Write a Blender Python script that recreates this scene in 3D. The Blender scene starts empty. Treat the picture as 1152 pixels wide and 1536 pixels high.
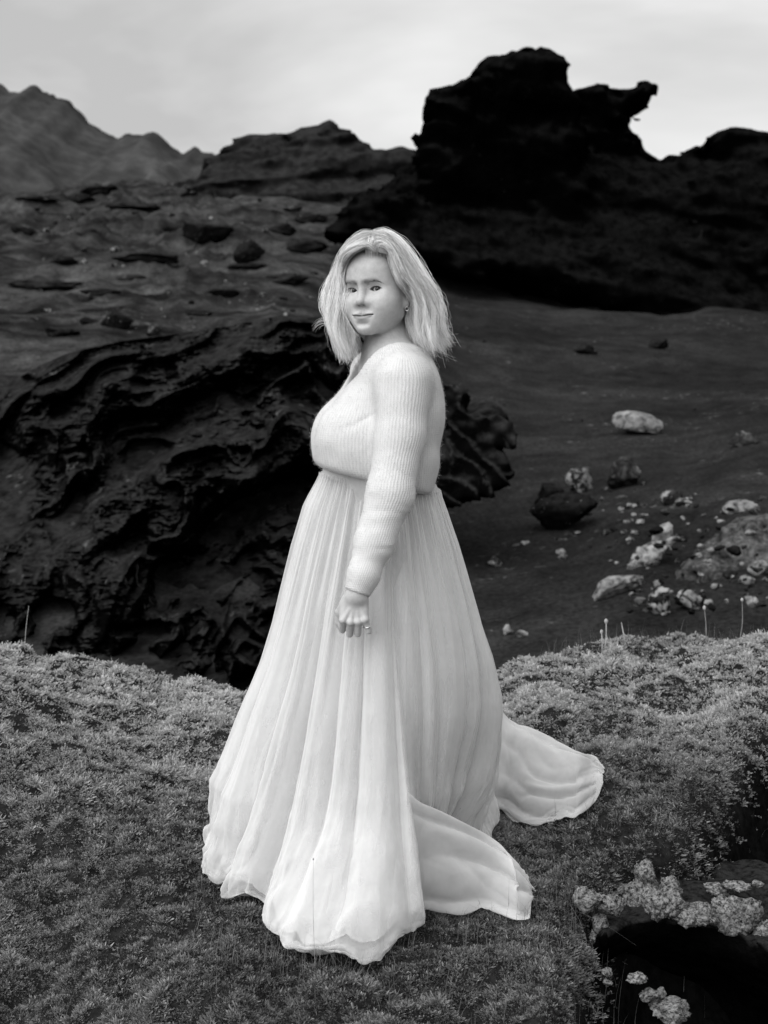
import bpy, math, random
import numpy as np
from mathutils import Vector

random.seed(7)
RNG = np.random.default_rng(7)
scene = bpy.context.scene
COL = scene.collection
R = math.radians

# ------------------------------------------------------------------ camera
CAM_H, PITCH, FPX = 1.4, 7.02, 2193.0
cam_data = bpy.data.cameras.new('camera')
cam_data.sensor_fit = 'VERTICAL'
cam_data.sensor_height = 56.0
cam_data.lens = 56.0 * FPX / 1536.0
cam_data.clip_start = 0.05
cam_data.clip_end = 6000.0
cam_data.dof.use_dof = True
cam_data.dof.focus_distance = 3.45
cam_data.dof.aperture_fstop = 9.0
cam = bpy.data.objects.new('camera', cam_data)
cam.location = (0, 0, CAM_H)
cam.rotation_euler = (R(90 - PITCH), 0, 0)
COL.objects.link(cam)
scene.camera = cam

# ------------------------------------------------------------------ overcast sky
SUN_EL, SUN_AZ = 42.0, 220.0          # azimuth clockwise from +Y: behind and left of the camera
world = bpy.data.worlds.new('World')
scene.world = world
world.use_nodes = True
nt = world.node_tree
nt.nodes.clear()
def wn(t, **kw):
    n = nt.nodes.new(t)
    for k, v in kw.items():
        setattr(n, k, v)
    return n
w_out = wn('ShaderNodeOutputWorld')
w_bg = wn('ShaderNodeBackground')
w_bg.inputs['Strength'].default_value = 0.1
w_sky = wn('ShaderNodeTexSky', sky_type='NISHITA', sun_disc=False,
           sun_elevation=R(SUN_EL), sun_rotation=R(SUN_AZ), dust_density=3.0)
w_bw = wn('ShaderNodeRGBToBW')
w_tc = wn('ShaderNodeTexCoord')
w_map = wn('ShaderNodeMapping')
w_map.inputs['Scale'].default_value = (1.0, 1.0, 3.2)
w_map.inputs['Location'].default_value = (0.35, 0.1, 0.4)
w_n1 = wn('ShaderNodeTexNoise')
w_n1.inputs['Scale'].default_value = 2.6
w_n1.inputs['Detail'].default_value = 5.0
w_n1.inputs['Roughness'].default_value = 0.5
w_n1.inputs['Distortion'].default_value = 0.25
w_ramp = wn('ShaderNodeMapRange')
w_ramp.inputs['From Min'].default_value = 0.34
w_ramp.inputs['From Max'].default_value = 0.66
w_ramp.inputs['To Min'].default_value = 2.15
w_ramp.inputs['To Max'].default_value = 4.0
w_mix = wn('ShaderNodeMix', data_type='FLOAT')     # a closed cloud deck hides nearly all of the clear sky
w_mix.inputs['Factor'].default_value = 0.93
L = nt.links.new
L(w_sky.outputs['Color'], w_bw.inputs['Color'])
L(w_tc.outputs['Generated'], w_map.inputs['Vector'])
L(w_map.outputs['Vector'], w_n1.inputs['Vector'])
L(w_n1.outputs['Fac'], w_ramp.inputs['Value'])
L(w_bw.outputs['Val'], w_mix.inputs['A'])
L(w_ramp.outputs['Result'], w_mix.inputs['B'])
L(w_mix.outputs['Result'], w_bg.inputs['Color'])
L(w_bg.outputs['Background'], w_out.inputs['Surface'])

sun_data = bpy.data.lights.new('sun', 'SUN')
sun_data.energy = 1.3
sun_data.angle = R(80)
sun_data.color = (1, 1, 1)
sun = bpy.data.objects.new('sun', sun_data)
sv = Vector((math.sin(R(SUN_AZ)) * math.cos(R(SUN_EL)), math.cos(R(SUN_AZ)) * math.cos(R(SUN_EL)), math.sin(R(SUN_EL))))
sun.rotation_euler = (-sv).to_track_quat('-Z', 'Y').to_euler()
sun.location = (-4, -4, 8)
COL.objects.link(sun)

vs = scene.view_settings
vs.view_transform = 'Standard'
vs.look = 'None'
vs.exposure = 1.32
vs.gamma = 1.0
vs.use_curve_mapping = False
scene.cycles.use_denoising = True
scene.cycles.max_bounces = 8
scene.cycles.transparent_max_bounces = 24

# ------------------------------------------------------------------ helpers
cp, sp_ = math.cos(R(PITCH)), math.sin(R(PITCH))
def P(px, py, Y):
    """point at distance Y in front of the camera on the sight line of a photograph pixel"""
    u = (px - 576.0) / FPX
    v = (768.0 - py) / FPX
    dy = cp + v * sp_
    dz = -sp_ + v * cp
    return np.array([u * Y / dy, Y, CAM_H + dz * Y / dy])
def sstep(a, b, x):
    t = np.clip((x - a) / (b - a), 0, 1)
    return t * t * (3 - 2 * t)

_N = 64
_TAB = np.random.default_rng(11).random((_N, _N, _N)).astype(np.float32) * 2 - 1
def vnoise(p):
    """smooth lattice noise, p (n,3) -> (n,) in about -1..1"""
    i = np.floor(p).astype(np.int64)
    f = p - i
    f = f * f * f * (f * (f * 6 - 15) + 10)
    i0 = i % _N
    i1 = (i + 1) % _N
    x0, y0, z0 = i0[:, 0], i0[:, 1], i0[:, 2]
    x1, y1, z1 = i1[:, 0], i1[:, 1], i1[:, 2]
    fx, fy, fz = f[:, 0], f[:, 1], f[:, 2]
    c00 = _TAB[x0, y0, z0] * (1 - fx) + _TAB[x1, y0, z0] * fx
    c10 = _TAB[x0, y1, z0] * (1 - fx) + _TAB[x1, y1, z0] * fx
    c01 = _TAB[x0, y0, z1] * (1 - fx) + _TAB[x1, y0, z1] * fx
    c11 = _TAB[x0, y1, z1] * (1 - fx) + _TAB[x1, y1, z1] * fx
    return (c00 * (1 - fy) + c10 * fy) * (1 - fz) + (c01 * (1 - fy) + c11 * fy) * fz
def fbm(p, octv=4, gain=0.5, lac=2.03, ridge=False):
    p = np.asarray(p, dtype=np.float64)
    s = np.zeros(len(p)); a = 1.0; q = p.copy(); tot = 0
    for k in range(octv):
        n = vnoise(q + 17.3 * k)
        if ridge:
            n = 1 - 2 * np.abs(n)
        s += a * n; tot += a
        a *= gain; q = q * lac
    return s / tot
def v3(x, y, z=0.0):
    x = np.asarray(x, float)
    return np.stack([x, np.broadcast_to(y, x.shape).astype(float), np.broadcast_to(z, x.shape).astype(float)], -1)

def mesh_np(name, verts, faces, mat=None, smooth=True, attrs=None, parent=None, k=None):
    """faces: (n,k) int array (k = 3 or 4)"""
    verts = np.asarray(verts, np.float32); faces = np.asarray(faces, np.int32)
    me = bpy.data.meshes.new(name)
    k = faces.shape[1]
    me.vertices.add(len(verts)); me.vertices.foreach_set('co', verts.ravel())
    me.loops.add(faces.size); me.loops.foreach_set('vertex_index', faces.ravel())
    me.polygons.add(len(faces))
    me.polygons.foreach_set('loop_start', np.arange(0, faces.size, k, dtype=np.int32))
    me.polygons.foreach_set('loop_total', np.full(len(faces), k, np.int32))
    me.polygons.foreach_set('use_smooth', np.full(len(faces), smooth, bool))
    for nm, arr in (attrs or {}).items():
        arr = np.asarray(arr, np.float32)
        if arr.ndim == 1:
            a = me.attributes.new(nm, 'FLOAT', 'POINT'); a.data.foreach_set('value', arr)
        else:
            a = me.attributes.new(nm, 'FLOAT_VECTOR', 'POINT'); a.data.foreach_set('vector', arr.ravel())
    me.update(calc_edges=True)
    if mat is not None:
        me.materials.append(mat)
    o = bpy.data.objects.new(name, me)
    COL.objects.link(o)
    if parent is not None:
        o.parent = parent
    return o
def tag(o, label=None, cat=None, group=None, kind=None):
    if label: o['label'] = label
    if cat: o['category'] = cat
    if group: o['group'] = group
    if kind: o['kind'] = kind
    return o
def empty(name, loc=(0, 0, 0)):
    o = bpy.data.objects.new(name, None)
    o.location = loc
    o.empty_display_size = 0.1
    COL.objects.link(o)
    return o
def put_under(child, parent):
    """parent keeps its place, the child's mesh stays where it is in the world"""
    child.parent = parent
    child.matrix_parent_inverse.identity()
    child.location = Vector(child.location) - Vector(parent.location)
    return child
def grid_faces(nu, nv, closed_u=False):
    """verts indexed [v*nu+u]"""
    uu = np.arange(nu if closed_u else nu - 1)
    vv = np.arange(nv - 1)
    U, V = np.meshgrid(uu, vv)
    U = U.ravel(); V = V.ravel(); U1 = (U + 1) % nu
    return np.stack([V * nu + U, V * nu + U1, (V + 1) * nu + U1, (V + 1) * nu + U], -1)
def catmull(pts, n, closed=False):
    """n samples through control points (m,d)"""
    pts = np.asarray(pts, float); m = len(pts)
    if closed:
        t = np.linspace(0, m, n, endpoint=False); i = np.floor(t).astype(int); f = (t - i)[:, None]
        g = lambda k: pts[(i + k) % m]
    else:
        t = np.linspace(0, m - 1, n); i = np.minimum(np.floor(t).astype(int), m - 2); f = (t - i)[:, None]
        ext = np.vstack([2 * pts[0] - pts[1], pts, 2 * pts[-1] - pts[-2]])
        g = lambda k: ext[i + 1 + k]
    p0, p1, p2, p3 = g(-1), g(0), g(1), g(2)
    return 0.5 * (2 * p1 + (p2 - p0) * f + (2 * p0 - 5 * p1 + 4 * p2 - p3) * f ** 2 + (3 * p1 - p0 - 3 * p2 + p3) * f ** 3)

# ------------------------------------------------------------------ materials
class NT:
    def __init__(self, name):
        self.m = bpy.data.materials.new(name); self.m.use_nodes = True
        self.t = self.m.node_tree; self.t.nodes.clear()
        self.out = self.n('ShaderNodeOutputMaterial')
    def n(self, typ, ins=None, **kw):
        x = self.t.nodes.new(typ)
        for k, v in kw.items(): setattr(x, k, v)
        for k, v in (ins or {}).items():
            if isinstance(v, bpy.types.NodeSocket): self.t.links.new(v, x.inputs[k])
            else: x.inputs[k].default_value = v
        return x
    def math(self, op, a, b=0.0, c=0.0):
        x = self.t.nodes.new('ShaderNodeMath'); x.operation = op
        for i, v in enumerate((a, b, c)):
            if isinstance(v, bpy.types.NodeSocket): self.t.links.new(v, x.inputs[i])
            else: x.inputs[i].default_value = v
        return x.outputs[0]
    def noise(self, vec, scale, detail=4, rough=0.55, dist=0.0):
        return self.n('ShaderNodeTexNoise', {'Vector': vec, 'Scale': scale, 'Detail': detail, 'Roughness': rough, 'Distortion': dist}).outputs['Fac']
    def rng(self, v, a, b, c, d, clamp=True):
        return self.n('ShaderNodeMapRange', {'Value': v, 'From Min': a, 'From Max': b, 'To Min': c, 'To Max': d}, clamp=clamp).outputs['Result']
    def pos(self):
        return self.n('ShaderNodeNewGeometry').outputs['Position']
    def attr(self, name, out='Fac'):
        return self.n('ShaderNodeAttribute', attribute_name=name).outputs[out]
    def grey(self, v):
        return self.n('ShaderNodeCombineColor', {'Red': v, 'Green': v, 'Blue': v}).outputs['Color']
    def bsdf(self, val, rough=0.9, spec=0.2, bump=None, bstr=0.5, bdist=0.01, **ex):
        ins = {'Roughness': rough, 'Specular IOR Level': spec}
        ins['Base Color'] = self.grey(val)
        ins.update(ex)
        b = self.n('ShaderNodeBsdfPrincipled', ins)
        if bump is not None:
            bp = self.n('ShaderNodeBump', {'Height': bump, 'Strength': bstr, 'Distance': bdist})
            self.t.links.new(bp.outputs['Normal'], b.inputs['Normal'])
        return b.outputs['BSDF']
    def done(self, sh):
        self.t.links.new(sh, self.out.inputs['Surface']); return self.m

# ------------------------------------------------------------------ signed distance modelling
def smin(a, b, k):
    h = np.maximum(k - np.abs(a - b), 0) / k
    return np.minimum(a, b) - h * h * k * 0.25
def smax(a, b, k):
    return -smin(-a, -b, k)
def d_ell(p, c, r):
    q = p - np.asarray(c); r = np.asarray(r, float)
    k0 = np.sqrt(((q / r) ** 2).sum(-1)); k1 = np.sqrt(((q / r ** 2) ** 2).sum(-1))
    return k0 * (k0 - 1) / np.maximum(k1, 1e-9)
def d_sph(p, c, r):
    return np.sqrt(((p - np.asarray(c)) ** 2).sum(-1)) - r
def d_cone(p, a, b, ra, rb):
    a = np.asarray(a, float); b = np.asarray(b, float); ba = b - a
    h = np.clip(((p - a) @ ba) / (ba @ ba), 0, 1)
    return np.sqrt(((p - a - h[:, None] * ba) ** 2).sum(-1)) - (ra + (rb - ra) * h)
def d_box(p, c, b, r):
    q = np.abs(p - np.asarray(c)) - (np.asarray(b, float) - r)
    return np.sqrt((np.maximum(q, 0) ** 2).sum(-1)) + np.minimum(q.max(-1), 0) - r
def axis_pts(lo, hi, coarse, fine=()):
    """grid stations from lo to hi; (a, b, h) in fine asks for step h between a and b"""
    out = [lo]
    while out[-1] < hi:
        h = coarse
        x = out[-1]
        for a, b, s in fine:
            if a <= x < b: h = min(h, s)
            elif x < a < x + h: h = min(h, max(s, (a - x)))
        out.append(x + h)
    return np.array(out)
def sdf_mesh(f, xs, ys, zs, margin=0.02, newton=2):
    nx, ny, nz = len(xs), len(ys), len(zs)
    D = np.empty((nx, ny, nz), np.float64)
    B = 8
    bx = [(i, min(i + B + 1, nx)) for i in range(0, nx - 1, B)]
    by = [(i, min(i + B + 1, ny)) for i in range(0, ny - 1, B)]
    bz = [(i, min(i + B + 1, nz)) for i in range(0, nz - 1, B)]
    cen = []; rad = []; blk = []
    for i in bx:
        for j in by:
            for k in bz:
                lo = np.array([xs[i[0]], ys[j[0]], zs[k[0]]]); hi = np.array([xs[i[1] - 1], ys[j[1] - 1], zs[k[1] - 1]])
                cen.append((lo + hi) / 2); rad.append(np.linalg.norm(hi - lo) / 2); blk.append((i, j, k))
    cen = np.array(cen); rad = np.array(rad)
    dc = f(cen)
    act = np.zeros((nx, ny, nz), bool)
    for q in range(len(blk)):
        i, j, k = blk[q]
        if abs(dc[q]) < rad[q] * 1.25 + margin:
            act[i[0]:i[1], j[0]:j[1], k[0]:k[1]] = True
        D[i[0]:i[1], j[0]:j[1], k[0]:k[1]] = dc[q]
    I, J, K = np.nonzero(act)
    pts = np.stack([xs[I], ys[J], zs[K]], -1)
    vals = np.empty(len(pts))
    for s in range(0, len(pts), 200000):
        vals[s:s + 200000] = f(pts[s:s + 200000])
    D[I, J, K] = vals
    S = D < 0
    def corner(di, dj, dk):
        return (slice(di, nx - 1 + di), slice(dj, ny - 1 + dj), slice(dk, nz - 1 + dk))
    cs = [(i, j, k) for i in (0, 1) for j in (0, 1) for k in (0, 1)]
    cnt = sum(S[corner(*c)].astype(np.int8) for c in cs)
    mixed = (cnt > 0) & (cnt < 8)
    CI, CJ, CK = np.nonzero(mixed)
    idx = -np.ones((nx - 1, ny - 1, nz - 1), np.int64)
    idx[CI, CJ, CK] = np.arange(len(CI))
    acc = np.zeros((len(CI), 3)); num = np.zeros(len(CI))
    for a in cs:
        for ax in range(3):
            if a[ax] == 0:
                b = list(a); b[ax] = 1
                ia, ja, ka = CI + a[0], CJ + a[1], CK + a[2]
                ib, jb, kb = CI + b[0], CJ + b[1], CK + b[2]
                da = D[ia, ja, ka]; db = D[ib, jb, kb]
                x = (da < 0) != (db < 0)
                t = np.where(x, da / np.where(x, da - db, 1), 0)
                pa = np.stack([xs[ia], ys[ja], zs[ka]], -1); pb = np.stack([xs[ib], ys[jb], zs[kb]], -1)
                acc[x] += (pa + t[:, None] * (pb - pa))[x]; num[x] += 1
    V = acc / np.maximum(num, 1)[:, None]
    quads = []
    for ax in range(3):
        sl0 = [slice(1, n - 1) for n in (nx, ny, nz)]; sl1 = list(sl0)
        sl0[ax] = slice(0, (nx, ny, nz)[ax] - 1); sl1[ax] = slice(1, (nx, ny, nz)[ax])
        s0 = S[tuple(sl0)]; s1 = S[tuple(sl1)]
        ii, jj, kk = np.nonzero(s0 != s1)
        flip = s0[ii, jj, kk]
        off = [1, 1, 1]; off[ax] = 0
        g = np.stack([ii + off[0], jj + off[1], kk + off[2]], -1)
        u = (ax + 1) % 3; w = (ax + 2) % 3
        def cell(du, dw):
            c = g.copy(); c[:, u] -= du; c[:, w] -= dw
            return idx[c[:, 0], c[:, 1], c[:, 2]]
        q = np.stack([cell(1, 1), cell(0, 1), cell(0, 0), cell(1, 0)], -1)
        q[~flip] = q[~flip][:, ::-1]
        quads.append(q)
    F = np.concatenate(quads)
    F = F[(F >= 0).all(1)]
    e = 8e-4
    for _ in range(newton):
        d = f(V)
        gr = np.stack([f(V + np.eye(3)[a] * e) - f(V - np.eye(3)[a] * e) for a in range(3)], -1) / (2 * e)
        n2 = (gr ** 2).sum(-1)
        st = np.clip(d / np.maximum(n2, 0.25), -0.004, 0.004)
        V = V - st[:, None] * gr
    return V, F

def main_piece(V, F):
    """drop loose crumbs: keep the largest connected piece"""
    lab = np.arange(len(V))
    E = np.concatenate([F[:, [0, 1]], F[:, [1, 2]], F[:, [2, 3]], F[:, [3, 0]]])
    while True:
        m_ = np.minimum(lab[E[:, 0]], lab[E[:, 1]])
        new = lab.copy()
        np.minimum.at(new, E[:, 0], m_); np.minimum.at(new, E[:, 1], m_)
        np.minimum.at(new, lab[E[:, 0]], m_); np.minimum.at(new, lab[E[:, 1]], m_)
        new = new[new]
        if (new == lab).all(): break
        lab = new
    u, c = np.unique(lab, return_counts=True)
    k = lab == u[c.argmax()]
    idx = np.cumsum(k) - 1
    return V[k], idx[F[k[F[:, 0]]]]
# ------------------------------------------------------------------ ground: mossy mound she stands on
HOLE = np.array([[0.30, 2.55], [0.40, 2.98], [0.47, 3.40], [0.60, 3.58], [0.80, 3.70], [0.97, 4.05], [1.13, 4.42],
                 [1.45, 4.75], [2.6, 4.6], [2.6, 2.4]])
def poly_sd(x, y, poly):
    """signed distance to a polygon, negative inside"""
    x = np.asarray(x, float); y = np.asarray(y, float)
    d = np.full(x.shape, 1e9); ins = np.zeros(x.shape, bool)
    n = len(poly)
    for i in range(n):
        ax, ay = poly[i]; bx, by = poly[(i + 1) % n]
        ex, ey = bx - ax, by - ay
        t = np.clip(((x - ax) * ex + (y - ay) * ey) / (ex * ex + ey * ey), 0, 1)
        d = np.minimum(d, np.hypot(x - ax - t * ex, y - ay - t * ey))
        c = ((ay > y) != (by > y)) & (x < (bx - ax) * (y - ay) / (by - ay + 1e-12) + ax)
        ins ^= c
    return np.where(ins, -d, d)
def crest_y(x):
    return 5.35 + 0.25 * np.sin(x * 1.3 + 0.6) + 0.22 * np.tanh(x - 0.6)
def mound_h(x, y):
    x = np.asarray(x, float); y = np.asarray(y, float)
    sh = x.shape
    xf, yf = x.ravel(), y.ravel()
    prof = np.interp(xf * 5.2 / np.maximum(yf, 3.2), [-3.0, -1.5, -1.25, -1.05, -0.85, -0.6, -0.42, -0.1, 0.25, 0.42, 0.62, 0.85, 1.15, 1.4, 3.0],
                     [0.31, 0.29, 0.245, 0.20, 0.155, 0.09, 0.08, 0.075, 0.07, 0.065, 0.105, 0.145, 0.165, 0.17, 0.17])
    cy = crest_y(xf)
    t = (yf - 3.6) / (cy - 3.6)
    rise = np.where(t > 0, np.sin(np.clip(t, 0, 1) * 1.9) / math.sin(1.9), t * 0.35)
    h = prof * np.clip(rise, -0.6, 1.2)
    over = np.maximum(yf - cy, 0)
    h = h - 1.1 * over - 1.2 * over * over / (1 + over)
    near = sstep(0.05, 0.65, np.hypot((xf - 0.02) / 1.2, yf - 3.6))
    amp = 0.25 + 0.75 * near
    h += amp * 0.050 * fbm(v3(xf * 2.3 + 3, yf * 2.0, 0.5), 2) + amp * 0.035 * np.abs(fbm(v3(xf * 3.4 + 8, yf * 3.0, 4.5), 2)) * 2
    h += amp * 0.068 * (fbm(v3(xf * 5.2, yf * 3.8 + 9, 2.5), 2, ridge=True) - 0.25)
    h += 0.016 * fbm(v3(xf * 15.0, yf * 12.0, 5.5), 2, ridge=True)
    hs = poly_sd(xf, yf, HOLE) + 0.035 * fbm(v3(xf * 9, yf * 9, 1.5), 2)
    h -= 0.42 * sstep(0.05, -0.20, hs)
    return np.maximum(h, -3.0).reshape(sh)
def ground_pt(px, py, lift=0.0):
    """where the sight line of a photograph pixel meets the mound"""
    Ys = np.linspace(2.4, 6.5, 400)
    a = P(px, py, 1.0)
    d = a - np.array([0, 0, CAM_H])
    pts = np.array([0, 0, CAM_H]) + d[None] * Ys[:, None]
    g = mound_h(pts[:, 0], pts[:, 1]) + lift
    k = np.nonzero(pts[:, 2] < g)[0]
    return pts[k[0]] if len(k) else pts[-1]

# soil sheet under the moss
m = NT('moss_soil')
pz = m.pos()
n1 = m.noise(pz, 40, 5)
n2 = m.noise(pz, 3.0, 3)
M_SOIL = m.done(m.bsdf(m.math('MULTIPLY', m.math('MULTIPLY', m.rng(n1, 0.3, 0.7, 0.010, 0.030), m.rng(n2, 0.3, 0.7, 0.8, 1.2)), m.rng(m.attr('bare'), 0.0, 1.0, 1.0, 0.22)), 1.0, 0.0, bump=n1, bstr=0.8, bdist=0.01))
nu, nv = 360, 300
gx = np.linspace(-3.6, 3.6, nu); gy = np.linspace(1.6, 7.8, nv)
GX, GY = np.meshgrid(gx, gy)
GZ = mound_h(GX, GY)
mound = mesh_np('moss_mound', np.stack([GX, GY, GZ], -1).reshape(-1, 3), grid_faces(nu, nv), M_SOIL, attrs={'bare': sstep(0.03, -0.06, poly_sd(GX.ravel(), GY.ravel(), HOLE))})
tag(mound, kind='structure')
# ------------------------------------------------------------------ hillside behind, far mountain
_PX = [-700, -200, 0, 200, 400, 576, 720, 850, 1000, 1152, 1400, 1900]
_YS = [6.0, 7.2, 8.5, 10, 12, 15, 20, 26, 32, 45, 60, 72, 95, 160]
# height of the ground by direction (rows: distance)
_HZ = np.array([
    [-2.2] * 12,
    [-1.5] * 12,
    [-1.0, -1.0, -.95, -.9, -.85, -.85, -.72, -.64, -.55, -.50, -.40, -.30],
    [-0.9, -0.9, -.85, -.8, -.75, -.75, -.60, -.52, -.36, -.22, -.10, .05],
    [-0.3, -0.4, -.35, -.3, -.30, -.45, -.44, -.36, -.12, .10, .30, .50],
    [0.45, 0.40, .42, .50, .45, -.05, -.10, -.02, .10, .30, .60, .90],
    [1.55, 1.55, 1.58, 1.65, 1.55, 1.00, .55, .42, .45, .60, .90, 1.3],
    [2.30, 2.30, 2.32, 2.38, 2.35, 2.0, 1.45, 1.20, 1.05, .95, 1.2, 1.8],
    [3.05, 3.05, 3.08, 3.15, 3.1, 2.9, 2.35, 1.95, 1.7, 1.5, 1.8, 2.4],
    [4.75, 4.75, 4.80, 5.0, 5.05, 4.9, 4.3, 3.9, 3.8, 3.8, 4.0, 4.3],
    [6.6, 6.6, 6.7, 7.0, 7.2, 7.2, 6.8, 6.5, 6.2, 6.0, 6.0, 6.2],
    [7.9, 7.8, 7.9, 8.5, 8.7, 8.5, 7.9, 7.5, 7.0, 6.8, 6.8, 6.8],
    [7.6, 7.4, 7.2, 7.6, 8.0, 8.0, 7.6, 7.2, 6.8, 6.6, 6.5, 6.5],
    [8.0, 7.0, 6.5, 6.5, 7.0, 7.0, 6.5, 6.0, 6.0, 6.0, 6.0, 6.0]])
def hill_h(x, y):
    x = np.asarray(x, float); sh = x.shape
    x = x.ravel(); y = np.asarray(y, float).ravel()
    px = np.clip(576 + x / y * FPX, _PX[0], _PX[-1])
    ly = np.log(np.clip(y, _YS[0], _YS[-1])); LY = np.log(_YS)
    cols = np.stack([np.interp(ly, LY, _HZ[:, k]) for k in range(len(_PX))], 1)
    i = np.clip(np.searchsorted(_PX, px) - 1, 0, len(_PX) - 2)
    PXa = np.array(_PX, float)
    t = (px - PXa[i]) / (PXa[i + 1] - PXa[i]); t = t * t * (3 - 2 * t)
    r = np.arange(len(x))
    h = cols[r, i] * (1 - t) + cols[r, i + 1] * t
    a = np.clip((y - 7) / 25, 0, 1)
    h = h + a * 0.55 * fbm(v3(x * 0.11 + 5, y * 0.11, 0.3), 3) + (0.03 + 0.12 * a) * fbm(v3(x * 0.55, y * 0.4, 2.2), 3)
    h = h + (0.012 + 0.03 * a) * fbm(v3(x * 2.2, y * 1.7, 4.2), 3)
    left = sstep(0.0, -0.12, x / y) * sstep(14, 19, y)
    st = fbm(v3(x * 0.16, y * 0.42 + 0.1 * x, 6.1), 3)
    h = h + left * 0.16 * sstep(-0.1, 0.3, fbm(v3(x * 0.3, y * 0.25, 5.1), 2)) * fbm(v3(x * 2.1, y * 1.3, 7.1), 3, ridge=True) * np.clip(y / 30, 0.4, 1.4)
    h = h - left * 0.007 * y * sstep(0.12, 0.0, st) + left * (0.22 * fbm(v3(x * 0.9, y * 0.5, 3.1), 4, ridge=True) + 0.35 * sstep(0.05, 0.4, fbm(v3(x * 0.25 + 3, y * 0.2, 1.1), 2)) * fbm(v3(x * 0.7 + 9, y * 0.9, 8.1), 4, ridge=True)) * np.clip(y / 40, 0.4, 1)
    return h.reshape(sh)
ny_, nx_ = 420, 460
yy = np.exp(np.linspace(math.log(6.2), math.log(160), ny_))
tt = np.linspace(-1, 1, nx_)
tt = np.sign(tt) * (0.55 * np.abs(tt) + 0.45 * np.abs(tt) ** 3)
XX = tt[None] * (yy[:, None] * 0.62 + 4.0); YY = np.broadcast_to(yy[:, None], XX.shape)
ZZ = hill_h(XX, YY)
m = NT('volcanic_slope')
ps = m.pos()
g1 = m.noise(ps, 2.6, 6, 0.62); g2 = m.noise(ps, 28, 4, 0.6); g3 = m.noise(ps, 0.35, 3, 0.5)
lft = m.rng(m.n('ShaderNodeSeparateXYZ', {0: ps}).outputs[0], -2.0, 1.0, 1.0, 0.0)
base = m.n('ShaderNodeMix', {'Factor': lft, 'A': m.rng(g1, 0.32, 0.68, 0.014, 0.027), 'B': m.rng(g1, 0.34, 0.66, 0.014, 0.046)}, data_type='FLOAT').outputs['Result']
alb = m.math('MULTIPLY', base, m.rng(g2, 0.3, 0.7, 0.5, 1.6))
alb = m.math('MULTIPLY', alb, m.rng(g3, 0.35, 0.65, 0.75, 1.35))
bands = m.n('ShaderNodeMapping', {'Vector': ps, 'Scale': (0.30, 1.0, 1.6)}).outputs[0]
gb = m.noise(bands, 1.1, 5, 0.6, 0.4)
alb = m.math('MULTIPLY', alb, m.n('ShaderNodeMix', {'Factor': m.rng(m.n('ShaderNodeSeparateXYZ', {0: ps}).outputs[0], -2.0, 1.0, 1.0, 0.12), 'A': 1.0, 'B': m.rng(gb, 0.36, 0.62, 0.40, 1.45)}, data_type='FLOAT').outputs['Result'])
spk = m.rng(m.noise(ps, 9, 3, 0.65), 0.62, 0.72, 0.0, 0.13)
alb = m.math('ADD', alb, m.math('MULTIPLY', spk, m.rng(m.noise(ps, 0.7, 2), 0.48, 0.62, 0.0, 1.0)))
M_SLOPE = m.done(m.bsdf(alb, 0.95, 0.0, bump=m.math('ADD', g1, m.math('MULTIPLY', g2, 0.35)), bstr=0.55, bdist=0.06))
hill = mesh_np('hillside', np.stack([XX, YY, ZZ], -1).reshape(-1, 3), grid_faces(nx_, ny_), M_SLOPE)
tag(hill, kind='structure')
# plain ground sheet to the horizon, under everything
q = 4000.0
ang = np.linspace(0, 2 * np.pi, 48, endpoint=False)
rr = [0.01, 40, 160, 500, 1500, 4500]
vv = np.concatenate([np.stack([r_ * np.cos(ang), r_ * np.sin(ang), np.full(48, -3.2)], -1) for r_ in rr])
gsheet = mesh_np('ground', vv, grid_faces(48, len(rr), True), M_SLOPE)
tag(gsheet, kind='structure')
# the far mountain: ridge about half a kilometre off
MY = 520.0
_mx = [-1200, -700, -400, -200, -80, 0, 25, 45, 62, 95, 120, 140, 170, 190, 215, 240, 262, 278, 300, 325, 360, 420, 560, 900]
_mp = [330, 240, 190, 120, 118, 131, 146, 151, 140, 153, 166, 186, 206, 212, 208, 207, 228, 238, 229, 240, 262, 285, 300, 320]
nu, nv = 420, 120
px = np.linspace(-1200, 900, nu)
top = np.interp(px, _mx, _mp)
zt = CAM_H - (top - 498) * MY / FPX
zt = zt + 1.6 * fbm(v3(px * 0.06, 0 * px, 1.0), 4) + 0.9 * fbm(v3(px * 0.25, 0 * px, 5.0), 3, ridge=True)
V = np.linspace(0, 1, nv)
rows = []
for v in V:                                    # front foot -> crest -> back foot
    f = np.clip(1 - abs(v - 0.62) / np.where(v < 0.62, 0.62, 0.38), 0, 1)
    y = MY + (v - 0.62) * 420
    x = (px - 576) / FPX * MY
    base = -2.0
    z = base + (zt - base) * f ** 1.05
    gul = fbm(v3(x * 0.035 + 0.02 * z, 0 * x + y * 0.006, 3.0), 4, ridge=True)
    z = z + (1 - f) * f * 4 * 9.0 * gul + 3.0 * fbm(v3(x * 0.05, 0 * x + y * 0.05, 9.0), 4) * (1 - f ** 6)
    rows.append(np.stack([x, np.full(nu, y), z], -1))
m = NT('mountain_slope')
ps = m.pos()
a1 = m.noise(ps, 0.035, 6, 0.6, 0.5); a2 = m.noise(ps, 0.22, 4, 0.65)
alb = m.math('MULTIPLY', m.rng(a1, 0.34, 0.66, 0.032, 0.070), m.rng(a2, 0.3, 0.7, 0.7, 1.25))
M_MTN = m.done(m.bsdf(alb, 1.0, 0.0))
mt = mesh_np('mountain', np.concatenate(rows), grid_faces(nu, nv), M_MTN)
tag(mt, kind='structure')

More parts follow.
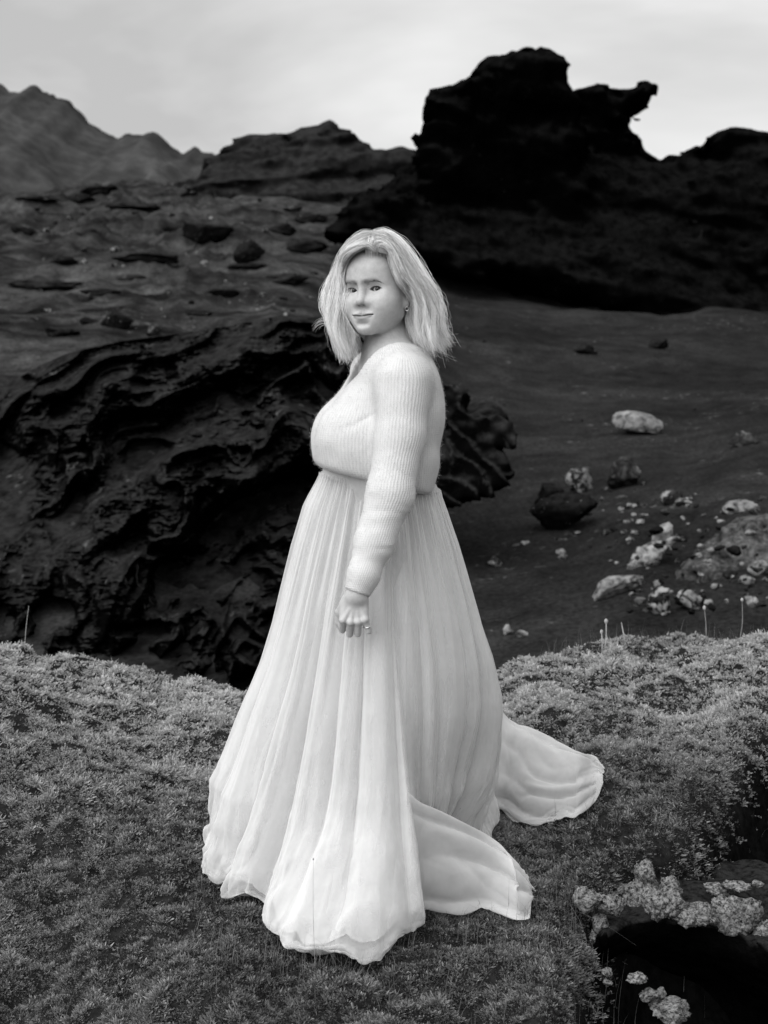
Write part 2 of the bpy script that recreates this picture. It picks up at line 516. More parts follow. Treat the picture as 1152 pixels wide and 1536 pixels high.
# ------------------------------------------------------------------ lava rock
def lava(name, lo, hi, pale=0.0, pale_cut=(0.58, 0.68), scale=1.0, top_light=0.0, bdist=0.05, pmin=0.15):
    m = NT(name)
    ps = m.pos()
    n1 = m.noise(ps, 1.3 * scale, 6, 0.62, 0.4); n2 = m.noise(ps, 9 * scale, 5, 0.65)
    alb = m.math('MULTIPLY', m.rng(n1, 0.3, 0.7, lo, hi), m.rng(n2, 0.3, 0.7, 0.6, 1.5))
    if top_light:                                   # sky light painted into the colour of upward faces
        nz = m.n('ShaderNodeSeparateXYZ', {0: m.n('ShaderNodeNewGeometry').outputs['Normal']}).outputs[2]
        top_lit = m.math('MULTIPLY', m.rng(nz, 0.25, 0.85, 0, 1), m.rng(n2, 0.35, 0.6, 0.2, 1.0))
        alb = m.math('ADD', alb, m.math('MULTIPLY', top_lit, top_light))
    if pale:                                   # crusts of grey lichen
        n3 = m.noise(ps, 6.0 * scale, 5, 0.68, 0.6); n4 = m.noise(ps, 0.8 * scale, 3, 0.5)
        li = m.math('MULTIPLY', m.rng(n3, pale_cut[0], pale_cut[1], 0, 1), m.rng(n4, 0.42, 0.58, pmin, 1.0))
        alb = m.n('ShaderNodeMix', {'Factor': li, 'A': alb, 'B': pale}, data_type='FLOAT').outputs['Result']
    h = m.math('ADD', n2, m.math('MULTIPLY', m.noise(ps, 40 * scale, 4, 0.65), 0.35))
    return m.done(m.bsdf(alb, 0.9, 0.0, bump=h, bstr=0.7, bdist=bdist))
M_LAVA = lava('lava_rock', 0.0007, 0.0030, pale=0.14, pale_cut=(0.60, 0.72), top_light=0.027)
M_TOWER = lava('black_basalt', 0.0003, 0.0009, pale=0.012, pale_cut=(0.64, 0.76), scale=0.5, top_light=0.007, bdist=0.12)
M_LEDGE = lava('layered_lava', 0.004, 0.012, pale=0.07, pale_cut=(0.60, 0.72), scale=0.4, top_light=0.020, bdist=0.15)
M_DARK = lava('dark_stone', 0.003, 0.009, pale=0.20, pale_cut=(0.62, 0.70), scale=2.0, top_light=0.012, bdist=0.02)
M_PALE = lava('lichened_stone', 0.02, 0.06, pale=0.31, pale_cut=(0.38, 0.56), scale=2.4, top_light=0.04, pmin=0.7, bdist=0.02)
M_MIXED = lava('half_lichened_stone', 0.010, 0.022, pale=0.30, pale_cut=(0.50, 0.60), scale=2.4, top_light=0.02, bdist=0.02)

# left: eroded outcrop whose layers sweep round in arcs
nu, nv = 520, 420
pxs = np.linspace(-420, 640, nu)
tp = np.interp(pxs, [-420, -150, 0, 60, 100, 180, 250, 330, 420, 520, 600, 640], [640, 610, 582, 548, 530, 512, 503, 491, 474, 478, 500, 540])
rows = []
for v in np.linspace(0, 1.12, nv):
    vf = min(v, 1.0)
    py = 1075 + (tp - 1075) * vf
    Yb = 9.2 + 5.6 * vf ** 1.25
    Yb = Yb + 0.5 * fbm(v3(pxs * 0.006, 0 * pxs + vf * 2.2, 8.0), 3)
    u = pxs
    # arcs about a point low on the right
    rx, ry = u - 505, (py - 1060) * 1.05
    rad = np.hypot(rx, ry); th = np.arctan2(-ry, -rx)
    warp = fbm(v3(u * 0.0075, py * 0.0075, 0.7), 3)
    w2 = fbm(v3(u * 0.020, py * 0.020, 3.7), 3)
    ph = rad / 62.0 + 2.5 * warp + 0.35 * w2
    fr = ph - np.floor(ph)
    saw = (1 - fr) ** 1.5 * sstep(0.0, 0.10, fr)
    ph2 = rad / 21.0 + 3.2 * warp + 0.9 * w2 + 0.5 * np.sin(th * 3)
    f2 = ph2 - np.floor(ph2)
    saw2 = f2 ** 1.4 * sstep(1.0, 0.9, f2)
    cell = np.floor(ph)
    ledge = fbm(v3(cell * 3.7, th * 2.2, 1.1), 2)
    d = 0.62 * (0.55 + 0.9 * ledge) * (1 - fr ** 0.9) * 0 + 0.05 * (0.6 + 0.8 * ledge) * saw2 + 0.85 * np.clip(0.30 + 1.5 * ledge, 0.0, 1.3) * (fr ** 1.3) * sstep(1.0, 0.90, fr)
    d = d + 1.25 * fbm(v3(rad * 0.012 + 9 + 0.8 * warp, th * 1.9, 5.0), 3) - 0.55 * sstep(0.18, 0.45, fbm(v3(u * 0.013 + 5, py * 0.016, 2.9), 2)) + 0.42 * fbm(v3(rad * 0.026 + 2 + 1.5 * warp, th * 3.2 + 3, 5.0), 2, ridge=True) + 0.07 * fbm(v3(u * 0.035, py * 0.035, 2.0), 3, ridge=True) + 0.022 * fbm(v3(u * 0.15, py * 0.15, 6.0), 2)
    brk = fbm(v3(u * 0.018 + 3, py * 0.018, 9.0), 3)                       # broken ground between the layers
    blk = np.round(2.5 * fbm(v3(u * 0.045 + 0.6 * w2, py * 0.055, 4.4), 2)) / 2.5
    d = d + sstep(-0.05, 0.30, brk) * (0.20 * blk + 0.16 * fbm(v3(u * 0.07, py * 0.09, 7.7), 4, ridge=True)) + 0.035 * fbm(v3(u * 0.30, py * 0.34, 1.2), 3, ridge=True)
    d = np.maximum(d, -0.30 + 0.06 * w2)
    d = d * sstep(0, 0.06, vf) 
    Yc = Yb - d
    pts = np.stack([P(u[i], py[i], Yc[i]) for i in range(nu)])
    if v > 1.0:                                # roll over the top and down behind
        k = (v - 1.0) / 0.12
        pts[:, 1] += 3.5 * k; pts[:, 2] -= 1.6 * k * k - 0.25 * k
    rows.append(pts)
A = np.concatenate(rows)
outcrop = mesh_np('rock_outcrop', A, grid_faces(nu, nv), M_LAVA)
tag(outcrop, 'broad black lava outcrop with layers eroded into sweeping arcs, left behind the woman', 'rock outcrop')

# upper right: the black formation with two towers
def poly_px(pts, Y):
    return np.array([[P(a, b, Y)[0], P(a, b, Y)[2]] for a, b in pts])
BY = 34.0
T1 = poly_px([(620, 340), (628, 245), (631, 205), (639, 163), (655, 150), (688, 137), (708, 129), (714, 113), (740, 98), (775, 85), (805, 80), (823, 83), (833, 97), (836, 120), (845, 140), (851, 162), (858, 200), (870, 260), (890, 340)], BY)
T2 = poly_px([(852, 340), (858, 200), (862, 164), (866, 150), (876, 135), (900, 128), (932, 125), (966, 126), (979, 129), (977, 147), (950, 164), (935, 180), (929, 190), (941, 201), (945, 210), (962, 211), (966, 226), (985, 240), (998, 258), (1015, 340)], BY)
BS = poly_px([(500, 352), (514, 320), (540, 296), (590, 268), (628, 246), (700, 225), (850, 225), (985, 243), (1008, 250), (1012, 235), (1040, 231), (1049, 247), (1079, 243), (1071, 207), (1090, 200), (1142, 205), (1168, 212), (1260, 226), (1420, 300),
              (1420, 640), (1260, 590), (1152, 550), (960, 505), (850, 455), (740, 424), (650, 400), (560, 374)], BY)
def tower_sdf(p):
    x, y, z = p[:, 0], p[:, 1], p[:, 2]
    tilt = z + 0.22 * x + 0.1 * y
    n1 = fbm(v3(x * 0.35, y * 0.35, z * 0.45 + 3), 3)
    n2 = fbm(v3(x * 0.9 + 4, y * 0.9, tilt * 1.9), 4, ridge=True)
    n3 = fbm(v3(x * 3.0, y * 3.0, tilt * 3.4), 3)
    n4 = fbm(v3(x * 1.6 + 3, y * 1.6, tilt * 4.2), 3, ridge=True)
    dn = 0.09 * n3 + 0.10 * np.round(2 * fbm(v3(x * 0.7, y * 0.7, tilt * 1.1 + 7), 2)) + 0.22 * n2 + 0.07 * n4 - 0.03
    wx = x + 0.10 * n1
    a = poly_sd(wx, z, T1)
    a = smax(a, np.abs(y - (BY + 0.6)) - 2.2 - 0.5 * n1, 0.9)
    b = poly_sd(wx, z, T2)
    b = smax(b, np.abs(y - (BY + 1.2)) - 1.3 - 0.4 * n1, 0.7)
    zl = z - 1.2
    yc = BY + 1.5
    c = poly_sd(x + 0.25 * n1, z, BS)
    slope = np.clip(5.5 - z, -1, 6) * 0.42
    c = smax(c, np.abs(y - yc + slope * 0.6) - 2.2 - slope - 0.8 * n1, 0.9)
    d = smin(np.minimum(a, b), c, 0.10)
    d = d - dn + 0.05
    for (bx, by, w_, h_, dep, rot) in BLK:          # squared blocks on the right skyline
        c = P(bx, by, BY + 0.5); ca, sa = math.cos(rot), math.sin(rot)
        q = p - c; q = np.stack([q[:, 0] * ca + q[:, 2] * sa, q[:, 1], -q[:, 0] * sa + q[:, 2] * ca], -1)
        d = np.minimum(d, d_box(q, (0, 0, 0), (w_ * 0.00775, dep, h_ * 0.00775), 0.03) - 0.06 * n2 - 0.04 * n3 + 0.02)
    return d
BLK = [(1116, 228, 84, 44, 0.9, -0.06), (1028, 244, 40, 18, 0.4, 0.1), (1060, 256, 50, 24, 0.5, 0.12), (1160, 240, 70, 40, 0.8, 0.1), (760, 104, 80, 26, 0.8, 0.42)]
x0, x1 = P(490, 300, BY)[0] - 0.5, P(1430, 300, BY)[0]
bx_, bf_ = sdf_mesh(tower_sdf, axis_pts(x0, x1, 0.105), axis_pts(28.0, 40.0, 0.15), axis_pts(-1.0, 8.6, 0.10), margin=0.35, newton=0)
bx_, bf_ = main_piece(bx_, bf_)
tw = mesh_np('rock_formation', bx_, bf_, M_TOWER)
tag(tw, 'huge black rock formation with a hunched tower and a beak-shaped overhang against the sky', 'rock formation')

# layered ridge left of it
RY = 56.0
RG = poly_px([(300, 330), (330, 262), (378, 228), (400, 219), (440, 222), (470, 212), (491, 215), (494, 208), (500, 218), (530, 226), (548, 236), (575, 237), (605, 236), (609, 245), (640, 262), (700, 300), (700, 330)], RY)
def ridge_sdf(p):
    x, y, z = p[:, 0], p[:, 1], p[:, 2]
    n1 = fbm(v3(x * 0.2, y * 0.2, z * 0.3), 3)
    tilt = z - 0.10 * x
    n2 = fbm(v3(x * 0.22 + 4, y * 0.4, tilt * 1.5), 4, ridge=True)
    n3 = fbm(v3(x * 1.4, y * 1.4, tilt * 2.6), 3)
    d = poly_sd(x, z, RG)
    s = np.clip(10 - z, 0, 4)
    d = smax(d, np.abs(y - RY - 1.0 + s * 0.5) - 1.6 - s * 0.8 - n1, 0.8)
    return d - 0.60 * n2 - 0.38 * n3 + 0.15
x0, x1 = P(290, 300, RY)[0], P(710, 300, RY)[0]
bx_, bf_ = sdf_mesh(ridge_sdf, axis_pts(x0, x1, 0.13), axis_pts(49.0, 62.0, 0.2), axis_pts(5.2, 9.6, 0.11), margin=0.5, newton=0)
bx_, bf_ = main_piece(bx_, bf_)
rg = mesh_np('rock_outcrop', bx_, bf_, M_LEDGE)
tag(rg, 'layered dark rock crest on the skyline left of the black towers', 'rock outcrop')

# low eroded ridge beside the woman's back
EY_ = 11.2
EG = poly_px([(600, 760), (600, 590), (655, 584), (690, 598), (706, 622), (738, 616), (758, 634), (770, 662), (742, 664), (738, 676), (752, 690), (764, 712), (735, 730), (690, 742), (640, 765)], EY_)
def erod_sdf(p):
    x, y, z = p[:, 0], p[:, 1], p[:, 2]
    n1 = fbm(v3(x * 2.0, y * 2.0, z * 2.4), 3)
    til = z + 0.55 * x + 0.2 * n1 * 0.4
    ly = til * 4.2 + 1.8 * n1
    fr = ly - np.floor(ly)
    d = poly_sd(x + 0.03 * n1, z, EG)
    d = smax(d, np.abs(y - EY_ - 0.25 + (z - 0.2) * -0.5) - 0.42 - 0.15 * n1, 0.05)
    return d - 0.08 * fr ** 1.3 * sstep(1, 0.85, fr) - 0.03 * fbm(p * 6.5, 3)
x0, x1 = P(590, 700, EY_)[0], P(790, 700, EY_)[0]
bx_, bf_ = sdf_mesh(erod_sdf, axis_pts(x0 - 0.1, x1, 0.017), axis_pts(10.3, 12.4, 0.03), axis_pts(-0.3, 1.1, 0.017), margin=0.1, newton=0)
bx_, bf_ = main_piece(bx_, bf_)
er = mesh_np('rock_outcrop', bx_, bf_, M_LAVA)
tag(er, 'small black eroded rock with slanting layers on the slope just behind her sweater', 'rock outcrop')

# ------------------------------------------------------------------ boulders and stones
import bmesh
def ico(sub):
    bm = bmesh.new(); bmesh.ops.create_icosphere(bm, subdivisions=sub, radius=1.0)
    v = np.array([x.co[:] for x in bm.verts]); f = np.array([[q.index for q in x.verts] for x in bm.faces]); bm.free()
    return v, f
ICO = {k: ico(k) for k in (2, 3, 4, 5)}
def rock_shape(sub, seed, rough=0.8, cuts=11):
    v, f = ICO[sub]
    r = np.random.default_rng(seed)
    w = v.copy()
    for _ in range(cuts):                      # broken faces
        n = r.normal(size=3); n /= np.linalg.norm(n); c = r.uniform(0.48, 0.82)
        h = v @ n * 0 + w @ n
        w = w - np.maximum(h - c, 0)[:, None] * n * 0.9
    o = r.uniform(0, 40, 3)
    w = w * (1 + rough * (0.22 * fbm(v * 1.4 + o, 3) + 0.13 * fbm(v * 4.2 + o, 3, ridge=True) + 0.05 * fbm(v * 11 + o, 2)))[:, None]
    return w, f
def boulder(name, px, py, Y, wpx, hpx, seed, mat, label, cat='boulder', group=None, sub=4, rot=0.0, depth=0.8, rough=0.75, tilt=0.0):
    """px,py: middle of the stone in the photograph; its size is in photograph pixels at distance Y"""
    c = P(px, py, Y)
    s = Y / FPX
    w, f = rock_shape(sub, seed, rough)
    w = w * np.array([wpx / 2 * s, wpx / 2 * s * depth, hpx / 2 * s])
    ca, sa = math.cos(tilt), math.sin(tilt)
    w = np.stack([w[:, 0] * ca - w[:, 2] * sa, w[:, 1], w[:, 0] * sa + w[:, 2] * ca], -1)
    o = mesh_np(name, w, f, mat)
    o.location = c
    o.rotation_euler = (0, 0, 0)
    tag(o, label, cat, group)
    return o
def slope_at(px, py):
    """distance at which the sight line of a pixel meets the hillside"""
    d = P(px, py, 1.0) - np.array([0, 0, CAM_H])
    Ys = np.exp(np.linspace(math.log(7.5), math.log(90), 500))
    hz = hill_h(d[0] * Ys, Ys)
    k = np.nonzero(CAM_H + d[2] * Ys < hz)[0]
    return Ys[k[0]] if len(k) else 80.0
def bld(px, py, w, h, seed, mat, label, **kw):
    Y = slope_at(px, py + h * 0.38)
    return boulder('boulder', px, py, Y + 0.15 * w * Y / FPX, w, h, seed, mat, label, **kw)
bld(957, 635, 76, 44, 3, M_PALE, 'pale flat lichened boulder lying alone on the dark gravel slope')
bld(845, 772, 108, 66, 8, M_DARK, 'black jagged boulder at the lower left of the rubble, widest of the dark ones', tilt=0.25)
bld(872, 722, 46, 46, 12, M_MIXED, 'pale knobbly stone leaning on top of the black jagged boulder', tilt=0.5)
bld(822, 748, 52, 50, 19, M_DARK, 'dark stone tucked against the left end of the black jagged boulder')
bld(938, 712, 58, 52, 23, M_MIXED, 'pointed dark stone with a pale tip, right of the knobbly pale stone', tilt=0.55)
bld(1008, 748, 48, 32, 27, M_MIXED, 'low grey stone right of the pointed dark stone')
bld(918, 880, 98, 42, 31, M_PALE, 'long pale tilted boulder at the left end of the rubble bank', tilt=0.42, depth=0.6)
bld(966, 836, 76, 44, 35, M_PALE, 'pale stone just above the long tilted boulder', tilt=0.6, depth=0.6)
bld(994, 802, 46, 36, 39, M_PALE, 'small white stone topping the line of pale stones', tilt=0.3)
bld(985, 905, 40, 50, 43, M_MIXED, 'upright mottled stone below the pale line, above the moss edge')
bld(1040, 900, 62, 40, 47, M_MIXED, 'broad mottled stone in the rubble right of the upright one')
bld(1110, 762, 60, 24, 51, M_PALE, 'flat pale slab stone at the upper right of the rubble')
bld(1140, 850, 36, 34, 55, M_PALE, 'rounded pale stone at the right edge of the rubble')
bld(1118, 870, 30, 22, 58, M_PALE, 'small pale stone beside the rounded one at the right edge')
bld(1115, 660, 44, 26, 61, M_MIXED, 'grey stone high on the right edge of the slope')
bld(742, 843, 28, 18, 64, M_MIXED, 'small grey stone on the dark sand left of the rubble')
bld(762, 946, 22, 18, 67, M_PALE, 'small pale stone beside a whiter one near the skirt')
bld(783, 950, 22, 14, 69, M_PALE, 'small white stone on dark sand near the skirt')
bld(878, 525, 40, 18, 71, M_DARK, 'small dark stone at the foot of the big black formation')
bld(990, 516, 34, 22, 73, M_DARK, 'dark stone below the right end of the black formation')
bld(745, 418, 40, 18, 75, M_MIXED, 'grey stone at the base of the black tower above her shoulder', depth=0.7)
bld(306, 350, 92, 38, 77, M_DARK, 'big dark boulder alone on the left hillside', rough=0.8)
bld(375, 378, 50, 44, 79, M_DARK, 'dark upright boulder right of the big one on the hillside')
bld(178, 480, 48, 34, 81, M_DARK, 'dark boulder just above the arched outcrop on the left')
bld(132, 482, 34, 14, 83, M_DARK, 'small flat dark stone left of the boulder above the outcrop')
bld(232, 497, 30, 24, 85, M_MIXED, 'pale stone on the rim of the arched outcrop')
bld(440, 312, 30, 14, 87, M_MIXED, 'grey stone below the layered crest')
bld(285, 292, 34, 14, 89, M_DARK, 'dark stone high on the left hillside below the skyline')
m = NT('rubble')
ps = m.pos()
n1 = m.noise(ps, 9, 6, 0.7, 0.5); n2 = m.noise(ps, 34, 4, 0.65)
M_RUB = m.done(m.bsdf(m.math('MULTIPLY', m.rng(n1, 0.38, 0.66, 0.010, 0.17), m.rng(n2, 0.3, 0.7, 0.5, 1.4)), 0.95, 0.0, bump=m.math('ADD', n1, m.math('MULTIPLY', n2, 0.5)), bstr=1.0, bdist=0.05))
Yr = slope_at(1090, 925)
rb = boulder('rubble_bank', 1122, 858, Yr + 1.25, 330, 150, 402, M_RUB, 'mottled bank of lichened rubble rising at the right edge above the moss', 'rubble bank', sub=5, depth=0.8, rough=0.9, tilt=0.22)
# flat dark shelves of rock across the hillside
for k, (px, py, w, h, lab) in enumerate([(225, 388, 130, 18, 'long flat dark rock shelf across the middle of the left hillside'), (62, 428, 112, 18, 'flat dark rock shelf near the left edge of the hillside'),
        (195, 418, 70, 12, 'thin dark rock shelf below the long one'), (262, 424, 40, 9, 'thinnest dark shelf, right of the others'),
        (380, 400, 78, 14, 'dark shelf right of the long one, left of her hair'), (455, 372, 80, 26, 'dark shelf running up towards the black formation'),
        (210, 310, 90, 14, 'dark shelf below the skyline on the left'), (150, 285, 70, 16, 'dark rim of rock on the left skyline'), (60, 300, 70, 12, 'low dark rim of rock at the far left skyline')]):
    Y = slope_at(px, py + h * 0.3)
    boulder('rock_shelf', px, py, Y + 0.1, w, h, 100 + k, M_LEDGE, lab, 'rock shelf', 'rock shelves on the left hillside', depth=0.5, rough=1.3)
for k, (px, py, w, h, lab) in enumerate([(120, 300, 40, 20, 'dark block on the left skyline rim'), (330, 290, 60, 22, 'dark broken rock under the left end of the layered crest'), (255, 345, 26, 14, 'small dark rock left of the big hillside boulder'),
        (420, 345, 44, 20, 'dark rock below the crest, right of the big hillside boulder'), (470, 330, 50, 16, 'flat grey rock under the middle of the layered crest'), (90, 395, 54, 20, 'dark broken rock above the left edge shelf'),
        (150, 440, 60, 14, 'low dark rock between two shelves at the left'), (330, 440, 56, 14, 'low dark rock left of her hair'), (35, 350, 40, 18, 'dark rock at the far left of the hillside'), (430, 420, 70, 18, 'dark rock just left of her hair'), (300, 470, 40, 14, 'low dark rock above the rim of the arched outcrop'), (90, 500, 60, 20, 'dark rock at the left shoulder of the arched outcrop')]):
    Y = slope_at(px, py + h * 0.3)
    boulder('boulder', px, py, Y + 0.1, w, h, 150 + k, M_LEDGE if k % 2 else M_DARK, lab, depth=0.7, rough=1.4)
# countable small stones strewn over the slope and the rubble bank
sr = np.random.default_rng(77)
protos = []
for k in range(6):
    w, f = rock_shape(3, 200 + k, 1.0, 12)
    for mt_ in (M_MIXED, M_PALE, M_DARK):
        me = mesh_np('stone', w, f, mt_)
        protos.append(me.data); bpy.data.objects.remove(me)
def stone(px, py, size, kind, group, label):
    Y = slope_at(px, py) - (0.55 if group.startswith('stones of the rubble') else 0)
    me = protos[sr.integers(0, 6) * 3 + kind]
    o = bpy.data.objects.new('stone', me); COL.objects.link(o)
    s = size * Y / FPX / 2
    o.location = P(px, py - size * 0.15, Y)
    o.scale = (s * sr.uniform(0.8, 1.3), s * sr.uniform(0.7, 1.1), s * sr.uniform(0.5, 0.9))
    o.rotation_euler = (sr.uniform(-.3, .3), sr.uniform(-.3, .3), sr.uniform(0, 6.28))
    tag(o, label, 'stone', group)
for _ in range(150):                            # rubble bank on the right
    px = sr.uniform(940, 1180); py = sr.uniform(745, 940)
    if py > 930 - 0.10 * (px - 940) or (py - 745) < (1010 - px) * 0.9: continue
    stone(px, py, sr.choice([8, 10, 13, 18, 24], p=[.3, .3, .2, .13, .07]), sr.choice([0, 1, 2], p=[.5, .28, .22]), 'stones of the rubble bank', 'one of many grey stones heaped in the rubble bank above the moss on the right')
for _ in range(60):                             # around the jagged boulders
    px = sr.normal(905, 65); py = sr.normal(790, 42)
    if py < 690 or py > 920: continue
    stone(px, py, sr.choice([6, 9, 12, 16]), sr.choice([0, 1, 2], p=[.45, .25, .3]), 'stones below the jagged boulders', 'one of the small stones strewn around the jagged dark boulders')
for _ in range(34):
    px = sr.uniform(690, 1150); py = sr.uniform(440, 740)
    if py < 430 + (px - 690) * 0.27: continue
    stone(px, py, sr.uniform(3, 6), sr.choice([0, 1, 2], p=[.4, .1, .5]), 'pebbles on the bare slope', 'one of the tiny stones dotting the bare gravel slope')
for _ in range(85):
    px = sr.uniform(0, 500); py = sr.uniform(300, 495)
    stone(px, py, sr.choice([4, 6, 9, 13]), sr.choice([0, 1, 2], p=[.4, .15, .45]), 'stones on the left hillside', 'one of the stones scattered over the left hillside')
# ------------------------------------------------------------------ the woman
PY = 3.6
person = empty('person', (0.0, PY, 0.0))
tag(person, 'woman with wavy blonde bob in pale knit sweater and long white tulle skirt', 'person')
EYE = P(569, 433.5, 3.585)                    # middle of the head at eye level
HY = R(27); HROLL = R(3.0); HP = R(1.5)
def _rot(ax, ang):
    from mathutils import Matrix
    return np.array(Matrix.Rotation(ang, 3, ax))
# head axes: a = her left, f = out of the face, z = up
h_f = np.array([-math.sin(HY), -math.cos(HY), 0.0]); h_a = np.array([math.cos(HY), -math.sin(HY), 0.0]); h_z = np.array([0, 0, 1.0])
from mathutils import Matrix
_rm = np.array(Matrix.Rotation(HROLL, 3, Vector(h_f)) @ Matrix.Rotation(HP, 3, Vector(h_a)))
h_a, h_f, h_z = _rm @ h_a, _rm @ h_f, _rm @ h_z
HM = np.stack([h_a, h_f, h_z], 1)             # local -> world
def Hw(a, f, z):
    return EYE + HM @ np.array([a, f, z])
def to_head(p):
    return (p - EYE) @ HM
EX, EF, EZ, ER = 0.0315, 0.0665, -0.0015, 0.0125

def near_only(fn, c, rad):
    """evaluate fn only inside a ball, a plain bound elsewhere"""
    c = np.asarray(c, float)
    def g(p):
        r = np.sqrt(((p - c) ** 2).sum(-1))
        d = r - rad + 0.05
        k = r < rad
        if k.any():
            d[k] = fn(p[k])
        return d
    return g
def head_sdf0(q):
    """q in head axes"""
    qa = np.abs(q[:, 0]); s = q.copy(); s[:, 0] = qa      # mirrored
    d = d_ell(q, (0, -0.012, 0.040), (0.074, 0.094, 0.082))
    d = smin(d, d_ell(q, (0, 0.030, -0.020), (0.0625, 0.060, 0.081)), 0.05)
    d = smin(d, d_ell(q, (0, 0.056, 0.046), (0.050, 0.036, 0.040)), 0.04)       # forehead
    d = smin(d, d_ell(s, (0.042, 0.052, -0.028), (0.021, 0.026, 0.023)), 0.035)  # cheek bones
    d = smin(d, d_ell(s, (0.036, 0.060, -0.048), (0.022, 0.026, 0.026)), 0.035)  # cheeks
    d = smin(d, d_cone(s, (0.047, 0.012, -0.062), (0.008, 0.076, -0.090), 0.016, 0.012), 0.035)   # jaw
    d = smin(d, d_ell(q, (0, 0.081, -0.090), (0.015, 0.014, 0.013)), 0.024)      # chin
    d = smin(d, d_ell(q, (0, 0.076, -0.070), (0.030, 0.020, 0.020)), 0.02)       # mouth mound
    d = smin(d, d_cone(s, (0.008, 0.088, 0.017), (0.042, 0.068, 0.018), 0.0050, 0.0048), 0.022)  # brow ridge
    # eye sockets
    d = smax(d, -d_ell(s, (EX + 0.001, 0.1005, -0.002), (0.0225, 0.0175, 0.0125)), 0.016)
    d = smax(d, -d_ell(s, (0.0145, 0.1, 0.000), (0.0075, 0.012, 0.013)), 0.012)
    # nose
    nz = d_cone(q, (0, 0.0865, 0.008), (0, 0.101, -0.024), 0.0062, 0.0078)
    nz = smin(nz, d_ell(q, (0, 0.1035, -0.0290), (0.0100, 0.0100, 0.0090)), 0.009)
    nz = smin(nz, d_ell(s, (0.0118, 0.0920, -0.0322), (0.0070, 0.0095, 0.0068)), 0.006)
    nz = smax(nz, -d_ell(s, (0.0062, 0.0985, -0.0395), (0.0040, 0.0058, 0.0036)), 0.003)
    d = smin(d, nz, 0.013)
    # lids: a shell round each eyeball with an almond opening
    e = s - np.array([EX, EF, EZ])
    r = np.sqrt((e ** 2).sum(-1))
    lid = r - 0.0146
    xx = e[:, 0] / 0.0150
    upz = 0.0061 * (1 - xx ** 2) + 0.0010 * xx
    loz = -0.0051 * (1 - xx ** 2) + 0.0010 * xx
    opening = np.maximum(np.maximum(e[:, 2] - upz, loz - e[:, 2]), np.abs(xx) * 0.015 - 0.015)
    d = smin(d, lid, 0.006)
    fold = np.sqrt((r - 0.0152) ** 2 + (e[:, 2] - upz - 0.0042) ** 2) - 0.0012
    d = smax(d, -np.where(e[:, 1] > 0, fold, 1), 0.003)
    d = np.where(e[:, 1] > 0.002, np.maximum(d, -np.maximum(opening, 0.0108 - r)), d)
    # lips
    xm = q[:, 0] / 0.0270
    zm = -0.0630 + 0.0017 * xm ** 2 - 0.0009 * np.cos(xm * 5.0) * (np.abs(xm) < 1)
    up = d_ell(s, (0.0080, 0.0940, -0.0598), (0.0155, 0.0072, 0.0044))
    lo = d_ell(q, (0, 0.0935, -0.0695), (0.0175, 0.0072, 0.0052))
    d = smin(d, up, 0.0055); d = smin(d, lo, 0.0055)
    crease = np.sqrt((q[:, 2] - zm) ** 2 + (np.maximum(q[:, 1] - 0.110, 0)) ** 2 + 0)
    crease = np.maximum(np.abs(q[:, 2] - zm) - 0.0006, np.abs(q[:, 0]) - 0.0275)
    depth = 0.0985 - 0.0115 * xm ** 2
    d = smax(d, -np.maximum(crease, depth - q[:, 1]), 0.0035)
    d = smax(d, -d_ell(q, (0, 0.1030, -0.0535), (0.0035, 0.0095, 0.0060)), 0.006)   # philtrum
    d = smax(d, -d_ell(q, (0, 0.1035, -0.0825), (0.016, 0.0105, 0.0055)), 0.010)    # under the lip
    # ears
    ea = s - np.array([0.0735, 0.008, -0.016])
    c, sn = math.cos(0.45), math.sin(0.45)
    er = np.stack([ea[:, 0] * c + ea[:, 1] * sn, -ea[:, 0] * sn + ea[:, 1] * c, ea[:, 2]], -1)
    ear = d_ell(er, (0, 0, 0), (0.0062, 0.0160, 0.0290))
    ear = smin(ear, d_ell(er, (0.002, 0.001, -0.024), (0.0055, 0.0085, 0.0085)), 0.006)
    ear = smax(ear, -d_ell(er, (0.0065, 0.002, 0.002), (0.0045, 0.0095, 0.0175)), 0.004)
    d = smin(d, ear, 0.008)
    return d

head_sdf = near_only(head_sdf0, (0, 0.005, 0.0), 0.20)
# ---- torso axes: TF forward (to the left of the picture), TL her left (towards the camera)
TA = R(8)
TF = np.array([-math.cos(TA), -math.sin(TA), 0.0]); TL = np.array([math.sin(TA), -math.cos(TA), 0.0])
TO = np.array([-0.012, PY, 0.0])
def Tw(l, f, z):
    return TO + TL * l + TF * f + np.array([0, 0, z])
TM = np.stack([TL, TF, np.array([0, 0, 1.0])], 1)
def to_torso(p):
    return (p - TO) @ TM
# near arm, from the photograph
SHO = P(603, 567, 3.440); ELB = P(586, 738, 3.385); WRI = P(535, 892, 3.330)
# far arm mirrors it behind the body
SHO2 = Tw(-0.165, -0.012, SHO[2]); ELB2 = Tw(-0.235, -0.035, ELB[2]); WRI2 = Tw(-0.30, -0.02, WRI[2])

